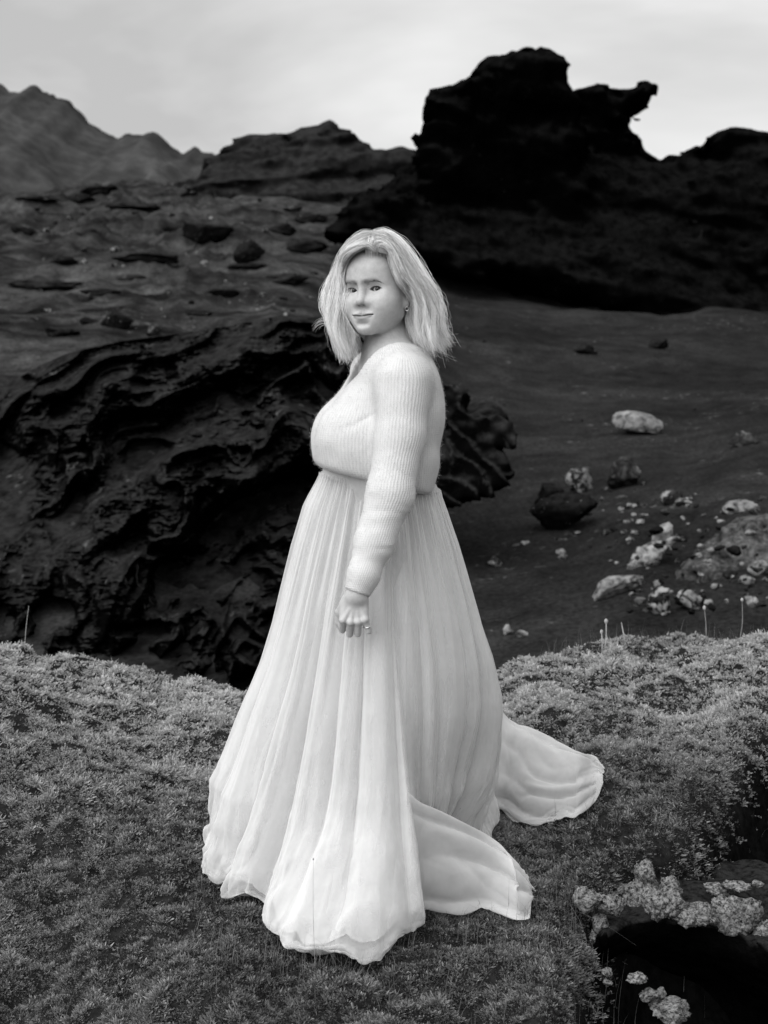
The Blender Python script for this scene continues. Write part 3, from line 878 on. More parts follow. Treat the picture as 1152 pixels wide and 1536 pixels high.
# hand axes: along the hand, across the knuckles, out of the back of the hand
hd = P(530, 945, 3.318) - WRI; hd /= np.linalg.norm(hd)
hb = np.array([0.0, -1.0, 0.12]); hb -= hd * (hb @ hd); hb /= np.linalg.norm(hb)      # back of hand faces the camera
hc = np.cross(hb, hd); hc /= np.linalg.norm(hc)
if hc[0] > 0: hc = -hc                                                                 # towards the index finger (left)
def HA(along, across, out, base=WRI):
    return base + hd * along + hc * across + hb * out
FING = []      # (joint list, radii)
def finger(x, k, l1, l2, l3, r, spread, b1, b2, b3):
    pts = [HA(k, x, 0.004)]
    ang = b1
    d0 = hd * math.cos(spread) + hc * math.sin(spread)
    for ln, add in ((l1, 0), (l2, b2), (l3, b3)):
        ang += add
        v = d0 * math.cos(ang) - hb * math.sin(ang)
        pts.append(pts[-1] + v * ln)
    FING.append((pts, [r * 1.08, r * 1.0, r * 0.92, r * 0.80]))
finger(0.0255, 0.060, 0.034, 0.022, 0.018, 0.0082, 0.02, R(52), R(78), R(48))
finger(0.0085, 0.064, 0.038, 0.025, 0.019, 0.0085, -0.02, R(40), R(82), R(50))
finger(-0.0090, 0.061, 0.036, 0.024, 0.019, 0.0082, -0.05, R(34), R(78), R(48))
finger(-0.0250, 0.054, 0.032, 0.020, 0.017, 0.0074, -0.36, R(22), R(66), R(44))
TH = [HA(0.020, 0.022, -0.010), HA(0.045, 0.036, -0.022), HA(0.070, 0.036, -0.034), HA(0.088, 0.026, -0.040)]

def hand_sdf0(p):
    d = d_cone(p, WRI - hd * 0.05, WRI + hd * 0.006, 0.0240, 0.0195)
    q = np.stack([(p - WRI) @ hc, (p - WRI) @ hd, (p - WRI) @ hb], -1)
    wq = q.copy(); wq[:, 0] = q[:, 0] / (0.80 + 0.22 * np.clip(q[:, 1] / 0.06, 0, 1))
    pal = d_box(wq, (0.001, 0.036, -0.004), (0.0345, 0.034, 0.0115), 0.0105)
    pal = smin(pal, d_ell(q, (0.020, 0.030, -0.012), (0.016, 0.028, 0.013)), 0.012)
    d = smin(d, pal, 0.018)
    for pts, rr in FING:                       # tendons and knuckles
        d = smin(d, d_cone(p, WRI + hd * 0.012 + hb * 0.0045, pts[0] + hb * 0.0028, 0.0030, 0.0042), 0.007)
        d = smin(d, d_sph(p, pts[0] + hb * 0.0035 + hd * 0.002, 0.0068), 0.007)
    for pts, rr in FING:
        f = d_sph(p, pts[0], rr[0] * 1.02)
        for i in range(3):
            f = np.minimum(f, d_cone(p, pts[i], pts[i + 1], rr[i], rr[i + 1]))
        d = smin(d, f, 0.0025)
    t = d_cone(p, TH[0], TH[1], 0.013, 0.0105)
    t = smin(t, d_cone(p, TH[1], TH[2], 0.0100, 0.0088), 0.003)
    t = smin(t, d_cone(p, TH[2], TH[3], 0.0088, 0.0070), 0.003)
    return smin(d, t, 0.008)

hand_sdf = near_only(hand_sdf0, WRI + hd * 0.04, 0.17)
def torso_sdf(q, infl=0.0):
    """q in torso axes (l, f, z)"""
    s = q.copy(); s[:, 0] = np.abs(q[:, 0])
    i = infl
    d = d_ell(q, (0, -0.034, 1.195), (0.150 + i, 0.097 + i, 0.175))
    d = smin(d, d_ell(q, (0, 0.0, 1.06), (0.128 + i, 0.104 + i, 0.13)), 0.06)
    d = smin(d, d_ell(s, (0.060, 0.048, 1.155), (0.058 + i, 0.056 + i, 0.058 + i)), 0.05)
    d = smin(d, d_cone(s, (0.02, -0.030, 1.335), (0.140, -0.024, 1.298), 0.048 + i, 0.046 + i), 0.06)
    d = smin(d, d_ell(s, (0.08, -0.075, 1.25), (0.075 + i, 0.050 + i, 0.10)), 0.06)
    return d

NECK_T = Hw(0.0, -0.020, -0.040); NECK_B = Tw(0.005, -0.022, 1.315)
def body_sdf(p):
    d = head_sdf(to_head(p))
    far = d > 0.25
    n = d_cone(p, NECK_T, NECK_B, 0.046, 0.052)
    d = smin(d, n, 0.014)
    q = to_torso(p)
    d = smin(d, torso_sdf(q), 0.045)
    s = q.copy(); s[:, 0] = np.abs(q[:, 0])
    d = smin(d, d_ell(q, (0, -0.012, 0.90), (0.122, 0.104, 0.15)), 0.05)
    for k, (a, b, c) in enumerate(((SHO, ELB, WRI), (SHO2, ELB2, WRI2))):
        arm = d_cone(p, a, b, 0.046, 0.037)
        arm = smin(arm, d_cone(p, b, c, 0.038, 0.0235), 0.015)
        d = smin(d, arm, 0.035)
    d = smin(d, hand_sdf(p), 0.012)
    # far hand: same pose, mirrored roughly by carrying the points across
    dW = WRI2 - WRI
    pm = p.copy(); pm[:, 1] = 2 * WRI2[1] - p[:, 1]; pm = pm - np.array([dW[0], 0, dW[2]]); pm[:, 1] -= WRI2[1] - WRI[1]
    d = smin(d, hand_sdf(pm), 0.012)
    for sx in (1, -1):
        hip = Tw(0.062 * sx, -0.01, 0.86); kn = Tw(0.070 * sx, 0.01, 0.47); an = Tw(0.075 * sx, -0.03, 0.085)
        d = smin(d, d_cone(p, hip, kn, 0.066, 0.052), 0.03)
        d = smin(d, d_cone(p, kn, an, 0.056, 0.036), 0.02)
        d = smin(d, d_cone(p, Tw(0.075 * sx, -0.045, 0.045), Tw(0.085 * sx, 0.13, 0.030), 0.034, 0.024), 0.02)
    return d

xs = axis_pts(-0.30, 0.32, 0.012, [(EYE[0] - 0.11, EYE[0] + 0.095, 0.0016), (WRI[0] - 0.06, WRI[0] + 0.05, 0.0024)])
ys = axis_pts(3.20, 3.95, 0.012, [(EYE[1] - 0.13, EYE[1] - 0.02, 0.0016), (EYE[1] - 0.02, EYE[1] + 0.12, 0.004), (WRI[1] - 0.045, WRI[1] + 0.075, 0.0026)])
zs = axis_pts(-0.02, 1.66, 0.014, [(WRI[2] - 0.12, WRI[2] + 0.03, 0.0024), (EYE[2] - 0.16, EYE[2] + 0.055, 0.0016), (EYE[2] + 0.055, EYE[2] + 0.13, 0.004)])
bv, bf = sdf_mesh(body_sdf, xs, ys, zs)
hl = to_head(bv)
# own colour of the skin: lips, brows, scalp under the hair, a little uneven; mouth crease and nostrils are painted shade
tone = np.full(len(bv), 1.0)
xm = hl[:, 0] / 0.0270
zm = -0.0630 + 0.0017 * xm ** 2
upl = (0.0075 - 0.0025 * np.abs(xm) - 0.002 * np.exp(-(xm / 0.12) ** 2)) * np.sqrt(np.clip(1 - xm ** 2, 0, 1))
lol = -0.0098 * np.sqrt(np.clip(1 - (xm * 1.05) ** 2, 0, 1))
dzm = hl[:, 2] - zm
lip = sstep(0.0012, -0.0012, np.maximum(dzm - upl, lol - dzm)) * (hl[:, 1] > 0.07) * (np.abs(xm) < 1.02)
tone -= 0.40 * lip
tone -= 0.40 * np.exp(-(dzm / 0.0012) ** 2) * (np.abs(xm) < 1.05) * (hl[:, 1] > 0.07)
ax_ = np.abs(hl[:, 0])
bz = 0.0140 + 0.0050 * np.sin(np.clip((ax_ - 0.012) / 0.036, 0, 1) * 2.2) - 0.006 * sstep(0.036, 0.052, ax_)
bw = 0.0052 * sstep(0.008, 0.014, ax_) * sstep(0.054, 0.034, ax_)
tone -= 0.32 * np.exp(-((hl[:, 2] - bz) / np.maximum(bw, 1e-4)) ** 2) * (hl[:, 1] > 0.04) * (bw > 4e-4)
e_ = np.stack([ax_ - EX, hl[:, 1] - EF, hl[:, 2] - EZ], -1)
xe = e_[:, 0] / 0.0150
uz = 0.0061 * (1 - xe ** 2) + 0.0010 * xe; lz = -0.0051 * (1 - xe ** 2) + 0.0010 * xe
neare = (np.abs(xe) < 1.12) & (hl[:, 1] > 0.04)
inn = sstep(-1.15, -0.45, xe)
tone -= 0.58 * np.exp(-((e_[:, 2] - uz) / 0.0011) ** 2) * neare * (0.3 + 0.7 * inn)
tone -= 0.22 * np.exp(-((e_[:, 2] - lz) / 0.0009) ** 2) * neare * inn
for sx in (1, -1):
    tone -= 0.5 * np.exp(-(((hl[:, 0] - sx * 0.0062) / 0.0036) ** 2 + ((hl[:, 2] + 0.0385) / 0.0030) ** 2)) * (hl[:, 1] > 0.085)
scalp = sstep(-0.006, 0.022, hl[:, 2] - (0.088 - 0.9 * np.maximum(ax_ - 0.035, 0) - 1.3 * np.maximum(0.045 - hl[:, 1], 0))) * (hl[:, 2] > -0.09) * (hl[:, 1] < 0.085)
tone = np.clip(tone, 0.12, 1)
m = NT('skin')
tn = m.attr('tone'); sc_ = m.attr('scalp')
bl = m.math('ADD', m.math('MULTIPLY', m.noise(m.pos(), 70, 3, 0.6), 0.6), m.math('MULTIPLY', m.noise(m.pos(), 330, 3, 0.7), 0.4))
alb = m.math('MULTIPLY', m.math('MULTIPLY', tn, 0.475), m.rng(bl, 0.30, 0.70, 0.82, 1.10))
alb = m.n('ShaderNodeMix', {'Factor': sc_, 'A': alb, 'B': 0.46}, data_type='FLOAT').outputs['Result']
fine = m.noise(m.pos(), 900, 2, 0.6)
M_SKIN = m.done(m.bsdf(alb, 0.48, 0.35, bump=fine, bstr=0.12, bdist=0.001,
                       **{'Subsurface Weight': 0.12, 'Subsurface Radius': (0.006, 0.006, 0.006), 'Subsurface Scale': 1.0}))
o = mesh_np('body', bv, bf, M_SKIN, attrs={'tone': tone, 'scalp': scalp})
put_under(o, person)
# eyes: one ball each, ring by ring so iris and pupil are part of the ball
m = NT('eye')
M_EYE = m.done(m.bsdf(m.attr('tone'), 0.06, 0.6))
gz_t = np.array([0.0, 0.0, CAM_H])
for sx in (1, -1):
    c = Hw(EX * sx, EF, EZ)
    gd = gz_t - c; gd = gd / np.linalg.norm(gd); gd = 0.62 * gd + 0.38 * h_f; gd = gd / np.linalg.norm(gd)
    gu = np.cross(gd, [1, 0, 0]); gu /= np.linalg.norm(gu); gr = np.cross(gd, gu)
    ang = np.concatenate([[0.02], np.radians([5, 9, 11, 14, 20, 26, 28.5, 30, 34, 45, 65, 90, 120, 150, 178])])
    tn_ = [0.004, 0.004, 0.004, 0.03, 0.04, 0.04, 0.03, 0.03, 0.40, 0.46, 0.46, 0.4, 0.4, 0.4, 0.4, 0.4]
    th = np.linspace(0, 2 * np.pi, 28, endpoint=False)
    vv = []; tt = []
    for a_, t_ in zip(ang, tn_):
        rr = ER * (1.045 if a_ < 0.3 else 1.0)
        for t in th:
            vv.append(c + rr * (gd * math.cos(a_) + math.sin(a_) * (gu * math.cos(t) + gr * math.sin(t)))); tt.append(t_)
    e = mesh_np('eye', vv, grid_faces(28, len(ang), True), M_EYE, attrs={'tone': tt})
    put_under(e, person)
# ------------------------------------------------------------------ sweater
SL = [(P(605, 572, 3.455), 0.066), (P(600, 655, 3.425), 0.058), (P(585, 742, 3.385), 0.0545), (P(562, 815, 3.360), 0.0445),
      (P(546, 862, 3.338), 0.0355), (P(536.5, 887, 3.332), 0.0315)]
SL2 = [(SHO2, 0.066), (SHO2 * 0.5 + ELB2 * 0.5, 0.058), (ELB2, 0.058), (WRI2 * 0.5 + ELB2 * 0.5, 0.05), (WRI2 - np.array([0, 0, -0.02]), 0.031)]
def sleeve_sdf(p, S):
    d = None
    for (a, ra), (b, rb) in zip(S[:-1], S[1:]):
        c = d_cone(p, a, b, ra, rb)
        d = c if d is None else smin(d, c, 0.02)
    # straight end at the cuff
    n = S[-1][0] - S[-2][0]; n = n / np.linalg.norm(n)
    return smax(d, (p - S[-1][0]) @ n - 0.004, 0.004)
def trunk_sdf(q):
    s = q.copy(); s[:, 0] = np.abs(q[:, 0])
    d = d_ell(q, (0, -0.027, 1.190), (0.160, 0.119, 0.200))
    d = smin(d, d_ell(q, (0, 0.018, 1.080), (0.146, 0.134, 0.115)), 0.06)
    d = smin(d, d_ell(s, (0.058, 0.083, 1.152), (0.058, 0.066, 0.060)), 0.100)
    d = smin(d, d_cone(s, (0.02, -0.030, 1.335), (0.140, -0.035, 1.300), 0.053, 0.053), 0.06)
    d = smin(d, d_ell(s, (0.055, -0.080, 1.225), (0.085, 0.060, 0.120)), 0.06)
    d = smin(d, d_ell(s, (0.040, -0.068, 1.050), (0.090, 0.058, 0.090)), 0.05)
    hem = 1.034 + 0.25 * q[:, 1] - q[:, 2]
    return smax(d, hem, 0.018)
def sweater_sdf(p):
    q = to_torso(p)
    d = trunk_sdf(q)
    w = fbm(p * np.array([9, 9, 14]) + 4, 2)
    d = d - 0.0035 * w
    ar = np.arctan2(q[:, 2] - 1.245, q[:, 1] + 0.03); rr_ = np.hypot(q[:, 2] - 1.245, q[:, 1] + 0.03)
    d = d + 0.0026 * sstep(1.25, 1.21, q[:, 2]) * np.exp(-((np.sin(ar * 6.5 + 2.2 * fbm(p * 6, 2))) / 0.35) ** 2) * sstep(0.02, 0.07, rr_) * sstep(0.20, 0.09, rr_) * (q[:, 1] > -0.03)      # pulls from the armpit
    # drape folds on the back panel beside the arm
    d = d - 0.0025 * np.exp(-((q[:, 1] + 0.12) / 0.05) ** 2) * np.sin((q[:, 2] - 0.35 * q[:, 0]) * 55) * sstep(1.25, 1.1, q[:, 2])
    for S in (SL, SL2):
        sd = sleeve_sdf(p, S)
        ring = np.sin(p[:, 2] * 230 + 7 * fbm(p * 11, 2)) * sstep(1.06, 0.99, p[:, 2]) * sstep(0.80, 0.88, p[:, 2])
        crs = np.exp(-((fbm(p * np.array([8, 8, 16]) + 3, 2)) / 0.10) ** 2) * sstep(1.10, 1.0, p[:, 2]) * sstep(0.80, 0.86, p[:, 2])
        sd = sd - 0.0004 * ring + 0.0014 * crs - 0.004 * fbm(p * 11 + 7, 2)
        d = smin(d, sd, 0.022)
    # neck opening and the shallow V at the front
    nk = d_cone(p, NECK_T, Tw(0.0, -0.020, 1.31), 0.098, 0.098)
    v = np.maximum(np.abs(q[:, 0]) - 0.058 * np.clip((q[:, 2] - 1.245) / 0.08, 0, 1.3), np.maximum(-q[:, 1], 1.245 - q[:, 2]))
    cut = smin(nk, v, 0.02)
    d = smax(d, -cut, 0.010)
    return np.maximum(d, -body_core(p) + 0.004)
def body_core(p):
    q = to_torso(p)
    d = torso_sdf(q) + 0.010
    n = d_cone(p, NECK_T, NECK_B, 0.046, 0.052) + 0.012
    return np.minimum(d, n)
def sweater_sdf2(p):
    q = to_torso(p)
    return sweater_sdf(p)
xs = axis_pts(-0.22, 0.20, 0.005); ys = axis_pts(3.26, 3.98, 0.006); zs = axis_pts(0.76, 1.42, 0.005)
sv_, sf_ = sdf_mesh(sweater_sdf2, xs, ys, zs, newton=1)
q = to_torso(sv_)
dS = sleeve_sdf(sv_, SL)
on = dS < trunk_sdf(q)
axn = SL[2][0] - SL[0][0]; axn /= np.linalg.norm(axn)
ctr = np.array([np.interp(sv_[:, 2], [s_[0][2] for s_ in SL][::-1], [s_[0][k] for s_ in SL][::-1]) for k in range(3)]).T
rv = sv_ - ctr
ua = np.arctan2(rv[:, 0], -rv[:, 1]) * 0.055
ub = np.arctan2(q[:, 0], q[:, 1] + 0.02) * 0.15
knit = np.stack([np.where(on, ua, ub), sv_[:, 2], np.where(on, 1.0, 0.0)], -1)
m = NT('knit')
kv = m.n('ShaderNodeSeparateXYZ', {0: m.attr('knit', 'Vector')})
wob = m.math('MULTIPLY', m.math('SUBTRACT', m.noise(m.pos(), 60, 3), 0.5), 0.006)
ku = m.math('ADD', kv.outputs[0], wob)
rib = m.math('SINE', m.math('MULTIPLY', ku, 2 * math.pi / 0.0072))
row = m.math('SINE', m.math('ADD', m.math('MULTIPLY', kv.outputs[1], 2 * math.pi / 0.0054), m.math('MULTIPLY', rib, 1.2)))
hgt = m.math('ADD', m.math('MULTIPLY', rib, 0.55), m.math('MULTIPLY', row, 0.30))
fz = m.noise(m.pos(), 420, 3, 0.7)
hgt = m.math('ADD', hgt, m.math('MULTIPLY', fz, 1.1))
alb = m.math('MULTIPLY', m.rng(hgt, -0.9, 2.0, 0.54, 0.67), m.rng(m.noise(m.pos(), 25, 3), 0.3, 0.7, 0.95, 1.04))
M_KNIT = m.done(m.bsdf(alb, 0.95, 0.05, bump=hgt, bstr=0.36, bdist=0.0022))
sweater = mesh_np('sweater', sv_, sf_, M_KNIT, attrs={'knit': knit})
put_under(sweater, person)

# loose mohair fibres standing off the knit
def curves_obj(name, pts, radii, mat, parent=None):
    """pts (n,k,3)"""
    n, k = pts.shape[:2]
    cu = bpy.data.hair_curves.new(name)
    cu.add_curves([k] * n)
    cu.attributes['position'].data.foreach_set('vector', np.ascontiguousarray(pts, np.float32).ravel())
    ra = cu.attributes.get('radius') or cu.attributes.new('radius', 'FLOAT', 'POINT')
    ra.data.foreach_set('value', np.ascontiguousarray(np.broadcast_to(radii, (n, k)), np.float32).ravel())
    cu.materials.append(mat)
    o = bpy.data.objects.new(name, cu)
    COL.objects.link(o)
    if parent is not None:
        o.parent = parent
    return o
def surf_samples(v, f, n, rng):
    a, b, c = v[f[:, 0]], v[f[:, 1]], v[f[:, 2]]
    nr = np.cross(b - a, c - a) + np.cross(c - a, v[f[:, 3]] - a)
    ar = np.linalg.norm(nr, axis=1)
    k = rng.choice(len(f), n, p=ar / ar.sum())
    u, w = rng.random((2, n, 1))
    p = (v[f[k, 0]] * (1 - u) + v[f[k, 1]] * u) * (1 - w) + (v[f[k, 3]] * (1 - u) + v[f[k, 2]] * u) * w
    return p, nr[k] / ar[k][:, None]
p0, n0 = surf_samples(sv_, sf_, 20000, RNG)
kk = (n0[:, 1] < 0.45)
p0, n0 = p0[kk], n0[kk]
ln = RNG.uniform(0.002, 0.007, len(p0))[:, None]
rd = RNG.normal(0, 0.75, p0.shape); rd2 = RNG.normal(0, 0.5, p0.shape)
d1 = n0 + rd; d1 /= np.linalg.norm(d1, axis=1)[:, None]
pts = np.stack([p0, p0 + d1 * ln * 0.5, p0 + (d1 + 0.6 * rd2) * ln], 1)
m = NT('mohair')
M_FUZZ = m.done(m.bsdf(0.52, 0.8, 0.0))
fzz = curves_obj('mohair_fuzz', pts, np.array([0.00016, 0.00013, 0.00007])[None], M_FUZZ)
fzz.parent = sweater

# ------------------------------------------------------------------ skirt
SC = np.array([0.0, 3.63])
def zof(py): return CAM_H - (py - 498) * 0.001642
def xof(px): return (px - 576) * 0.001642
_rows = np.array([[712, 487, 647], [724, 482, 651], [760, 464, 660], [820, 446, 681], [880, 431, 699], [940, 416, 716], [1000, 397, 737], [1060, 372, 752],
                  [1085, 362, 755], [1140, 343, 752], [1200, 323, 745], [1250, 322, 738], [1290, 331, 735], [1351, 338, 728]], float)
ZR = zof(_rows[:, 0])[::-1]; LR = -xof(_rows[:, 1])[::-1]; RR = xof(_rows[:, 2])[::-1]
def extents(z):
    l = np.interp(z, ZR, LR); r = np.interp(z, ZR, RR)
    f = np.interp(z, [0, 0.12, 0.35, 0.75, 1.0, 1.06], [0.36, 0.35, 0.285, 0.195, 0.125, 0.115])
    b = np.interp(z, [0, 0.12, 0.35, 0.75, 1.0, 1.06], [0.52, 0.50, 0.36, 0.20, 0.120, 0.110])
    return l, r, f, b
_hp = [(326, 1335), (350, 1362), (390, 1334), (412, 1380), (440, 1440), (500, 1446), (560, 1429), (618, 1398), (632, 1360), (700, 1246), (737, 1236)]
_hh = [ground_pt(*h)[:2] - SC for h in _hp]
_ha = np.array([math.atan2(h[1], h[0]) % (2 * np.pi) for h in _hh]); _hr = np.array([np.hypot(*h) for h in _hh])
_ha = np.concatenate([_ha, np.radians([345, 5, 25, 90, 120, 150, 172])]); _hr = np.concatenate([_hr, [0.17, 0.20, 0.28, 0.50, 0.48, 0.43, 0.40]])
_o = np.argsort(_ha); _ha, _hr = _ha[_o], _hr[_o]
_prng = np.random.default_rng(5)
_nf = 22
_fa = np.sort((np.arange(_nf) + _prng.uniform(-0.32, 0.32, _nf)) / _nf * 2 * np.pi)
_fw = _prng.uniform(0.55, 1.3, _nf)
def fold_wave(th, v, ph=0.0):
    """irregular pleats: -1..1 across, crests rounder than the valleys; th angle, v 0 waist .. 1 hem"""
    w = th + 0.10 * fbm(v3(th * 1.3 + ph, v * 1.6, 3.3 + ph), 2) * v + ph * 0.07
    w = w % (2 * np.pi)
    i = np.searchsorted(_fa, w) % _nf
    a0 = _fa[i - 1]; a1 = _fa[i]
    span = (a1 - a0) % (2 * np.pi); t = ((w - a0) % (2 * np.pi)) / span
    amp = _fw[i]
    prof = 1 - 2 * np.abs(2 * t - 1) ** 2.2
    return amp * prof
def edge0(v):
    return np.radians(274) + 0.16 * v
def skirt_surface(nth, nv, zt, ph=0.0, off=0.0, end=1.0, famp=1.0, hem_noise=0.0):
    th1 = np.linspace(0, 2 * np.pi, nth, endpoint=False)
    v1 = np.linspace(0, end, nv)
    TH_, V_ = np.meshgrid(th1, v1)
    th, v = TH_.ravel(), V_.ravel()
    hemr = np.interp(th, np.concatenate([_ha - 2 * np.pi, _ha, _ha + 2 * np.pi]), np.tile(_hr, 3))
    zb = 0.0
    z = zt + (0.012 - zt) * np.minimum(v / 0.95, 1.0)
    z = z + 0.022 * (1 - v) * np.cos(th - np.pi) * sstep(0.25, 0.0, v)      # waist dips at her back
    l, r, f, b = extents(np.clip(z, 0, 1.06))
    c, s = np.cos(th), np.sin(th)
    ex = np.where(c > 0, r, l); ey = np.where(s > 0, b, f)
    rad = 1.0 / np.sqrt((c / ex) ** 2 + (s / ey) ** 2)
    w = sstep(0.70, 0.99, v)
    rad = rad * (1 - w) + hemr * w
    fw = fold_wave(th, v, ph)
    fw = np.where((th > edge0(v)) | (th < 0.9), 0.60 * fw, fw)
    spread = 0.030 * np.clip(0.55 + 0.9 * fbm(v3(th * 4.0, 0 * v + ph, 2.0), 2), 0, 1.2) * np.exp(-((v - 0.915) / 0.05) ** 2) - 0.060 * sstep(0.95, 1.0, v)
    A = famp * (0.0035 + 0.021 * np.clip(v, 0, 1) ** 0.9) * (1 - 0.45 * sstep(0.80, 1.0, v))
    gather = (0.0024 * np.sin(th * 74 + 3 * np.sin(th * 5)) * sstep(0.16, 0.02, v) + 0.0048 * np.sin(th * 33 + 4 * np.sin(th * 3 + 1) + 1.2 * v) * sstep(0.60, 0.10, v) * sstep(0.0, 0.06, v))
    # the front panel laps over the next one along a long edge from the hand to the hem
    edge = np.radians(274) + 0.16 * v
    lap = 0.050 * sstep(0.15, 0.9, v) * sstep(0.035, -0.01, th - edge) * sstep(-1.0, -0.15, th - edge)
    rec = 0.40 * sstep(0.30, 0.92, v) * sstep(0.0, 0.16, th - edge) * sstep(0.10, -0.55, th - 2 * np.pi)
    rad = rad * (1 - rec)
    puff = 0.016 * fbm(v3(th * 5.5 + ph, v * 5, 1.0 + ph), 4, ridge=True) * sstep(0.35, 0.95, v) * famp
    micro = vnoise(v3(th * 13 + 0.5 * fbm(v3(th * 2, v * 2.0, 6.0 + ph), 2) * 6, v * 1.3, 4.0 + ph * 3))
    micro = (1 - 2 * np.abs(micro)) * (0.0012 + 0.0024 * v) * famp
    rad = rad + A * (fw - 0.25) + gather + lap + puff + off + micro
    # silhouette folds must not widen the outline left and right much
    rad = rad + spread
    x = SC[0] + rad * c; y = SC[1] + rad * s
    g = mound_h(x, y)
    crm = 0.0075 * fbm(v3(th * 11 + ph, v * 13, 8.0 + ph), 3, ridge=True) * sstep(0.62, 0.90, v)
    x = x + crm * c; y = y + crm * s
    rad_c = 0.010 * fbm(v3(th * 17, v * 22, 2.0 + ph), 3, ridge=True) * sstep(0.82, 0.97, v)
    x = x + rad_c * c; y = y + rad_c * s
    zz = np.maximum(z + g * sstep(0.5, 1, v), g + 0.020)
    zz = zz + sstep(0.84, 1.0, v) * (0.018 + 0.03 * np.clip(fbm(v3(th * 5 + ph, v * 5, 7.0), 2), 0, 1)) * (1 - sstep(0.96, 1.0, v))
    if hem_noise:
        zz = zz + hem_noise * (0.5 + 0.5 * fbm(v3(th * 6, 0 * v, 4.0), 2)) * sstep(0.9 * end, end, v)
    return np.stack([x, y, zz], -1), grid_faces(nth, nv, True), th, v

m = NT('skirt_lining')
wv = m.noise(m.pos(), 700, 2, 0.5)
M_LIN = m.done(m.bsdf(m.rng(m.noise(m.pos(), 6, 3), 0.3, 0.7, 0.50, 0.52), 0.9, 0.0, bump=wv, bstr=0.1, bdist=0.001))
def sheer(name, op_lo, op_hi, alb):
    m = NT(name)
    mesh_ = m.noise(m.pos(), 1100, 1, 0.5)
    cl = m.noise(m.pos(), 14, 4, 0.55)
    lw = m.n('ShaderNodeLayerWeight', {'Blend': 0.35}).outputs['Facing']
    op = m.math('ADD', m.rng(cl, 0.3, 0.7, op_lo, op_hi), m.math('MULTIPLY', lw, 0.75))
    op = m.n('ShaderNodeClamp', {'Value': op}).outputs[0]
    df = m.n('ShaderNodeBsdfDiffuse', {'Color': (alb, alb, alb, 1)}).outputs[0]
    tl = m.n('ShaderNodeBsdfTranslucent', {'Color': (alb, alb, alb, 1)}).outputs[0]
    cloth = m.n('ShaderNodeMixShader', {0: 0.22, 1: df, 2: tl}).outputs[0]
    tr = m.n('ShaderNodeBsdfTransparent', {'Color': (1, 1, 1, 1)}).outputs[0]
    return m.done(m.n('ShaderNodeMixShader', {0: op, 1: tr, 2: cloth}).outputs[0])
M_TULLE = sheer('tulle', 0.20, 0.30, 0.80)
M_TULLE2 = sheer('tulle_folded', 0.45, 0.60, 0.74)
ZW = 1.032
v_, f_, th, vv = skirt_surface(760, 150, ZW, ph=0.0, off=-0.022, famp=0.8, end=0.945, hem_noise=0.035)
skirt = mesh_np('skirt', v_, f_, M_LIN)
put_under(skirt, person)
for ph, off, am, en in ((0.35, 0.004, 0.9, 0.985), (0.9, 0.011, 1.0, 1.0)):
    v_, f_, th, vv = skirt_surface(760, 150, ZW, ph=ph, off=off, famp=am, end=en)
    tl_ = mesh_np('tulle_layer', v_, f_, M_TULLE)
    tl_.parent = skirt
# waistband
th = np.linspace(0, 2 * np.pi, 120, endpoint=False)
rows = []
for k, (dz, dr) in enumerate(((-0.012, -0.004), (-0.011, 0.005), (0.0, 0.0065), (0.012, 0.005), (0.013, -0.010))):
    z = ZW + 0.022 * np.cos(th - np.pi) + dz
    l, r, f, b = extents(np.clip(z, 0, 1.06))
    c, s = np.cos(th), np.sin(th)
    rad = 1 / np.sqrt((c / np.where(c > 0, r, l)) ** 2 + (s / np.where(s > 0, b, f)) ** 2) + dr + 0.0015 * np.sin(th * 60 + k)
    rows.append(np.stack([SC[0] + rad * c, SC[1] + rad * s, z], -1))
wb = mesh_np('waistband', np.concatenate(rows), grid_faces(120, 5, True), M_LIN)
wb.parent = skirt

# trains of tulle lying out on the moss
def loft(name, net, nu, nv, mat, wr=0.010, seed=0.0, parent=None, fan=9):
    net = np.asarray(net, float)                 # (rows, cols, 3)
    rows = np.stack([catmull(net[:, c], nv) for c in range(net.shape[1])], 1)    # along
    pts = np.stack([catmull(rows[i], nu) for i in range(nv)], 0)
    s, t = np.meshgrid(np.linspace(0, 1, nu), np.linspace(0, 1, nv))
    flat = pts.reshape(-1, 3)
    n = np.cross(np.gradient(pts, axis=1), np.gradient(pts, axis=0)).reshape(-1, 3)
    n /= np.maximum(np.linalg.norm(n, axis=1), 1e-9)[:, None]
    s, t = s.ravel(), t.ravel()
    wv = fbm(v3(s * fan * 0.8 + 2 * fbm(v3(s * 3, t * 3, seed), 2), t * 1.6 + seed, seed), 3, ridge=True) * np.sin(np.pi * np.clip(s, 0, 1)) ** 0.5
    ray = np.abs((s * fan + 0.9 * fbm(v3(s * 4, t * 2, seed + 3), 2)) % 1.0 - 0.5) * 2        # creases running from the skirt to the tip
    ray = (1 - ray) ** 2.2 * (0.4 + 0.8 * vnoise(v3(np.floor(s * fan) * 3.1, t * 1.5, seed)) ** 2)
    flat = flat + n * (wr * wv + 0.027 * ray * np.sin(np.pi * np.clip(t * 0.9 + 0.1, 0, 1)))[:, None]
    g = mound_h(flat[:, 0], flat[:, 1])
    flat[:, 2] = np.maximum(flat[:, 2], g + 0.022)
    o = mesh_np(name, flat, grid_faces(nu, nv), mat)
    if parent is not None: o.parent = parent
    return o
